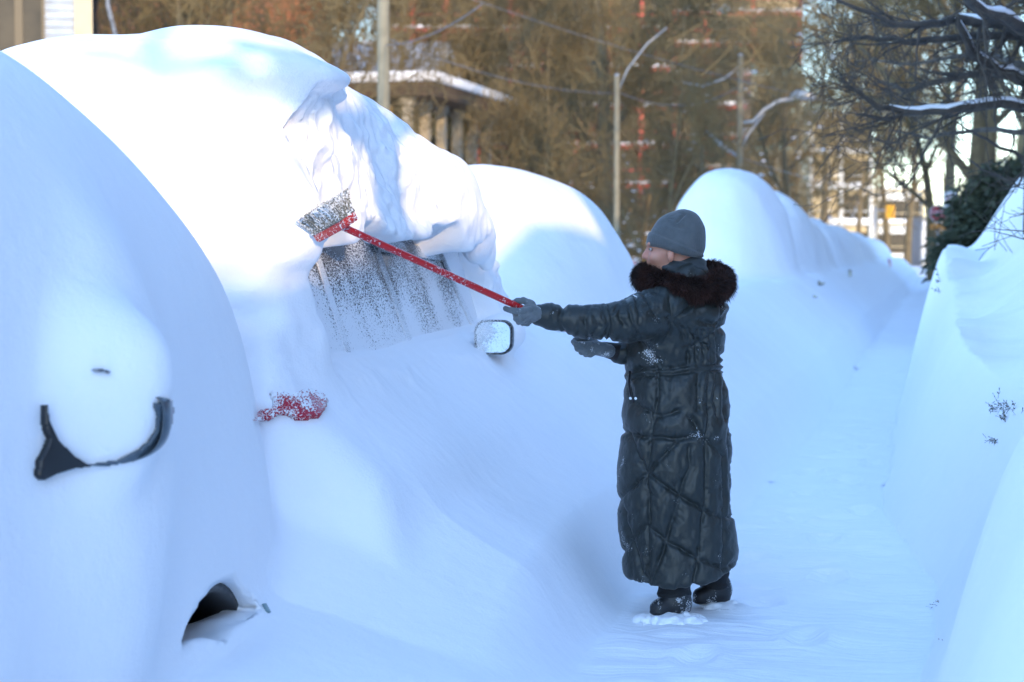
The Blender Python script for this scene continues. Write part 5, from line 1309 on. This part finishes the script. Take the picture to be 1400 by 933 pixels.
# ---- legs, boots
def trous(a, b, r0, r1, dv, dv2):
    def f(u, v, w):
        q = capsule(u, v, w, L(*a, dv), L(*b, dv2), r0, r1)
        return smin(q, ellips(u, v, w, L(b[0]-1, b[1]+6, dv2), (r1+.006, r1+.004, .020)), .012)
    return f
for args in (((922, 780), (922, 806), .070, .066, -.09, -.09), ((976, 770), (978, 794), .062, .058, .14, .15)):
    local_mesh('trouser_leg', trous(*args), (-.12, -.22, .04), (.28, .26, .32), .008, M_TROUS, lambda P, N: .004*noise(P[:,0]*12, P[:,1]*12, P[:,2]*45, 72))
def boot(a_shaft, a_heel, a_toe, dv):
    def f(u, v, w):
        q = capsule(u, v, w, L(*a_shaft, dv), L(*a_heel, dv), .056, .052)
        q = smin(q, capsule(u, v, w, L(*a_heel, dv), L(*a_toe, dv-.04), .050, .036), .03)
        sole = L(*a_heel, dv)[2] - .052
        return smax(q, sole - w, .008)
    c = L(*a_heel, dv); o = local_mesh('boot', f, (c[0]-.26, c[1]-.2, -.03), (c[0]+.12, c[1]+.14, .2), .007, M_BOOT, lambda P, N: .0025*noise(P[:,0]*30, P[:,1]*30, P[:,2]*30, 73) + .004*np.exp(-((P[:,2]-c[2]+.035)/.006)**2))
    return o
boot((924, 815), (927, 823), (900, 832), -.10); boot((980, 800), (982, 808), (958, 816), .15)
# snow shoved up round the boots belongs to the ground
def pile(c, rad, seed):
    def f(u, v, w):
        return ellips(u, v, w, c, (rad*1.3, rad, .035)) + .008*noise(u*40, v*40, w*40, seed)
    P, F = surface_nets(f, c - np.array([rad*1.6, rad*1.3, .06]), c + np.array([rad*1.6, rad*1.3, .07]), .008)
    P, N = project(f, P, 1); o = mesh_obj('loose_snow', LW(P), F, M_CRUST, None, True); o['kind'] = 'structure'
pile(np.array([L(925, 845, -.14)[0], -.17, -.012]), .10, 74); pile(np.array([L(990, 832, .10)[0], .08, -.012]), .08, 75)
pile(np.array([L(895, 838, -.1)[0], -.12, -.018]), .07, 76)

# ---- the brush: it is held, so a thing of its own
B0 = np.array([*at(470, 311, 7.32)]); B1 = np.array([*at(812, 466.5, 8.03)])
ax = B1 - B0; ax /= np.linalg.norm(ax)
def toL(W): W = np.asarray(W, float) - O3; return np.array([W[0]*_cy + W[1]*_sy, -W[0]*_sy + W[1]*_cy, W[2]])
brush = empty('snow_brush', tuple(B0), 0, 'long red-handled snow brush with a frosted grey bristle head, held against the van', 'snow brush')
M_REDP = frosted('red_painted_handle', (.50,.012,.015), .35, 0, 1, .17, .17, scale=110, lowscale=6, lowamt=.16)
mb = MB(); mb.tube([B0 + ax*t for t in (-.03, 0, .5, 1.0, 1.12)], [.0135]*5, 14); mb.build('handle', M_REDP, brush, True)
# head: block polygon from what is seen, bristles towards the upper left
def H(px, py, dz): return np.array(at(px, py, 7.30 + dz))
hb0, hb1 = H(437, 319.5, .09), H(478, 297, -.09)       # block axis ends (lower left, upper right)
bx_ = (hb1 - hb0); bl = np.linalg.norm(bx_); bx_ /= bl
bd = H(455, 283, .0) - H(468, 309, .0); bd -= bx_*np.dot(bd, bx_); bd /= np.linalg.norm(bd)     # bristle direction
bd = bd + np.array([.25*_sy*0 -.0, -.20, 0]); bd -= bx_*np.dot(bd, bx_); bd /= np.linalg.norm(bd)
bn = np.cross(bx_, bd)
M_BLOCK = frosted('red_brush_block', (.45,.02,.02), .5, 0, 1, .28, .28, scale=120, lowamt=.25)
cb = (hb0 + hb1)/2
def blk(x, y, z): return cb + bx_*x + bd*y + bn*z
mb = MB(); prof = [(-.5,-.016),(-.46,-.026),(.46,-.026),(.5,-.016),(.5,.010),(-.5,.010)]
A = [blk(x*bl, y, -.032) for x, y in prof]; B = [blk(x*bl, y, .032) for x, y in prof]; n = len(prof)
mb.add(A+B, [tuple(range(n))[::-1], tuple(range(n, 2*n))] + [(i, (i+1)%n, (i+1)%n+n, i+n) for i in range(n)]); bevel(mb.build('brush_block', M_BLOCK, brush), .005, 3)
mb = MB(); A = [blk(x*bl*1.01, y, -.037) for x, y in [(-.5,.006),(.5,.006),(.5,.02),(-.5,.02)]]; B = [blk(x*bl*1.01, y, .037) for x, y in [(-.5,.006),(.5,.006),(.5,.02),(-.5,.02)]]
mb.add(A+B, [(3,2,1,0),(4,5,6,7)] + [(i, (i+1)%4, (i+1)%4+4, i+4) for i in range(4)]); bevel(mb.build('rubber_rim', frosted('grey_rubber_rim', (.12,.12,.10), .7, 0, 1, .3, .3, scale=120, lowamt=.2), brush), .004, 2)
M_BRI = frosted('frosted_bristles', (.20,.20,.17), .7, 0, 1, .50, .50, scale=130, lowscale=12, lowamt=.28)
S = []; r = np.random.default_rng(3)
for i in range(26):
    for j in range(6):
        o = blk((-.47 + .94*i/25)*bl, .018, (-.028 + .056*j/5))
        for q in range(9):
            off = bx_*r.normal(0, .0022) + bn*r.normal(0, .0022); fl = bx_*((i/25-.5)*.012 + r.normal(0, .006)) + bn*((j/5-.5)*.050 + r.normal(0, .005)); ln = .068 + r.normal(0, .003)
            e = o + off + bd*ln + fl; S.append((*(o+off), *e, .0016, .0013))
V, F = tubes(S, 4); br_ = mesh_obj('bristles', V, F, M_BRI, brush, False)
S = []
for i in range(1500):
    x, z, t = r.uniform(-.5, .5)*bl*1.05, r.uniform(-.5, .5)*.095, r.uniform(.063, .072); o = blk(x, t, z); S.append((*o, *(o + r.normal(0, .003, 3)), .0024, .0014))
V, F = tubes(S, 4); mesh_obj('caked_snow', V, F, M_SNOW, br_.parent, False)
# ---- gloves: palm, thumb and four bent fingers closed on the handle
def on_handle(px): 
    # point of the handle's axis seen in photo column px
    t = np.linspace(-.05, 1.2, 600); P = B0[None] + ax[None]*t[:, None]; q = np.array([toL(p) for p in P]); x, _ = to_px(q[:, 0], q[:, 1], q[:, 2]); return q[np.argmin(np.abs(x - px))]
def caps(u, v, w, pts, rs, k=.004):
    f = None
    for (a, b), (ra, rb) in zip(zip(pts[:-1], pts[1:]), zip(rs[:-1], rs[1:])):
        g = capsule(u, v, w, a, b, ra, rb); f = g if f is None else smin(f, g, k)
    return f
h0 = on_handle(708); dv0 = float(h0[1]); axl = toL(B1 + O3*0) - toL(B0); axl /= np.linalg.norm(axl)
print('near hand depth', dv0, to_px(*h0))
def gloveA(u, v, w):
    q = lambda x, y, d: L(x, y, dv0 + d)
    f = ellips(u, v, w, q(726, 426.5, -.008), (.031, .024, .034))
    f = smin(f, caps(u, v, w, [q(742, 431, .0), q(733, 430, -.005), q(722, 428, -.01)], [.030, .031, .030]), .012)
    fing = [
     [(724,424,-.030),(712,426,-.040),(702,425.5,-.036),(691,422.5,-.018)],          # index, laid along the underside
     [(722,430,-.028),(713,434,-.040),(706,436,-.028),(704,430,.004)],               # middle
     [(724,434,-.020),(716,439,-.032),(709,440,-.022),(707,434,.008)],               # ring
     [(727,437,-.008),(721,442,-.016),(715,442,-.010),(712,437,.010)]]               # little
    for fg, r_ in zip(fing, (.0125, .0125, .012, .011)):
        f = smin(f, caps(u, v, w, [q(*a) for a in fg], [r_*1.1, r_*1.05, r_, r_*.85]), .0015)
    th = caps(u, v, w, [q(727,416,-.004), q(716,411.5,.0), q(707,412,.002), q(700,414.5,-.004)], [.015, .0135, .012, .0105])
    return smin(f, th, .004)
c = h0
local_mesh('glove', gloveA, tuple(L(683, 452, dv0) + np.array([0, -.09, 0])), tuple(L(748, 400, dv0) + np.array([0, .08, 0])), .0028, M_GLOVE, lambda P, N: .0012*noise(P[:,0]*60, P[:,1]*60, P[:,2]*60, 80) - .0022*np.exp(-((np.sin(P[:,0]*110 + P[:,2]*40))/.18)**2)*.5)
h1 = on_handle(800); dv1 = float(h1[1])
def gloveB(u, v, w):
    q = lambda x, y, d: L(x, y, dv1 + d)
    f = ellips(u, v, w, q(815, 475.5, .0), (.034, .028, .025))
    f = smin(f, caps(u, v, w, [q(832, 480, .02), q(824, 478, .01), q(812, 476, .0)], [.028, .029, .027]), .012)
    fing = [
     [(808,471,-.020),(797,472,-.030),(788,471.5,-.026),(784,467.5,-.004)],
     [(808,475,-.022),(798,478,-.033),(790,477,-.028),(787,471,-.002)],
     [(811,478,-.020),(802,482.5,-.030),(795,481.5,-.024),(791,475,.0)],
     [(815,481,-.012),(807,485,-.022),(801,484.5,-.018),(797,479,.0)]]
    for fg, r_ in zip(fing, (.0125, .0125, .012, .011)):
        f = smin(f, caps(u, v, w, [q(*a) for a in fg], [r_*1.1, r_*1.05, r_, r_*.85]), .0015)
    th = caps(u, v, w, [q(815,470,.012), q(804,464,.020), q(794,463,.016), q(786,465,.006)], [.015, .0135, .012, .0105])
    return smin(f, th, .004)
local_mesh('glove', gloveB, tuple(L(772, 498, dv1) + np.array([0, -.09, 0])), tuple(L(842, 450, dv1) + np.array([0, .09, 0])), .0028, M_GLOVE, lambda P, N: .0012*noise(P[:,0]*60, P[:,1]*60, P[:,2]*60, 81))
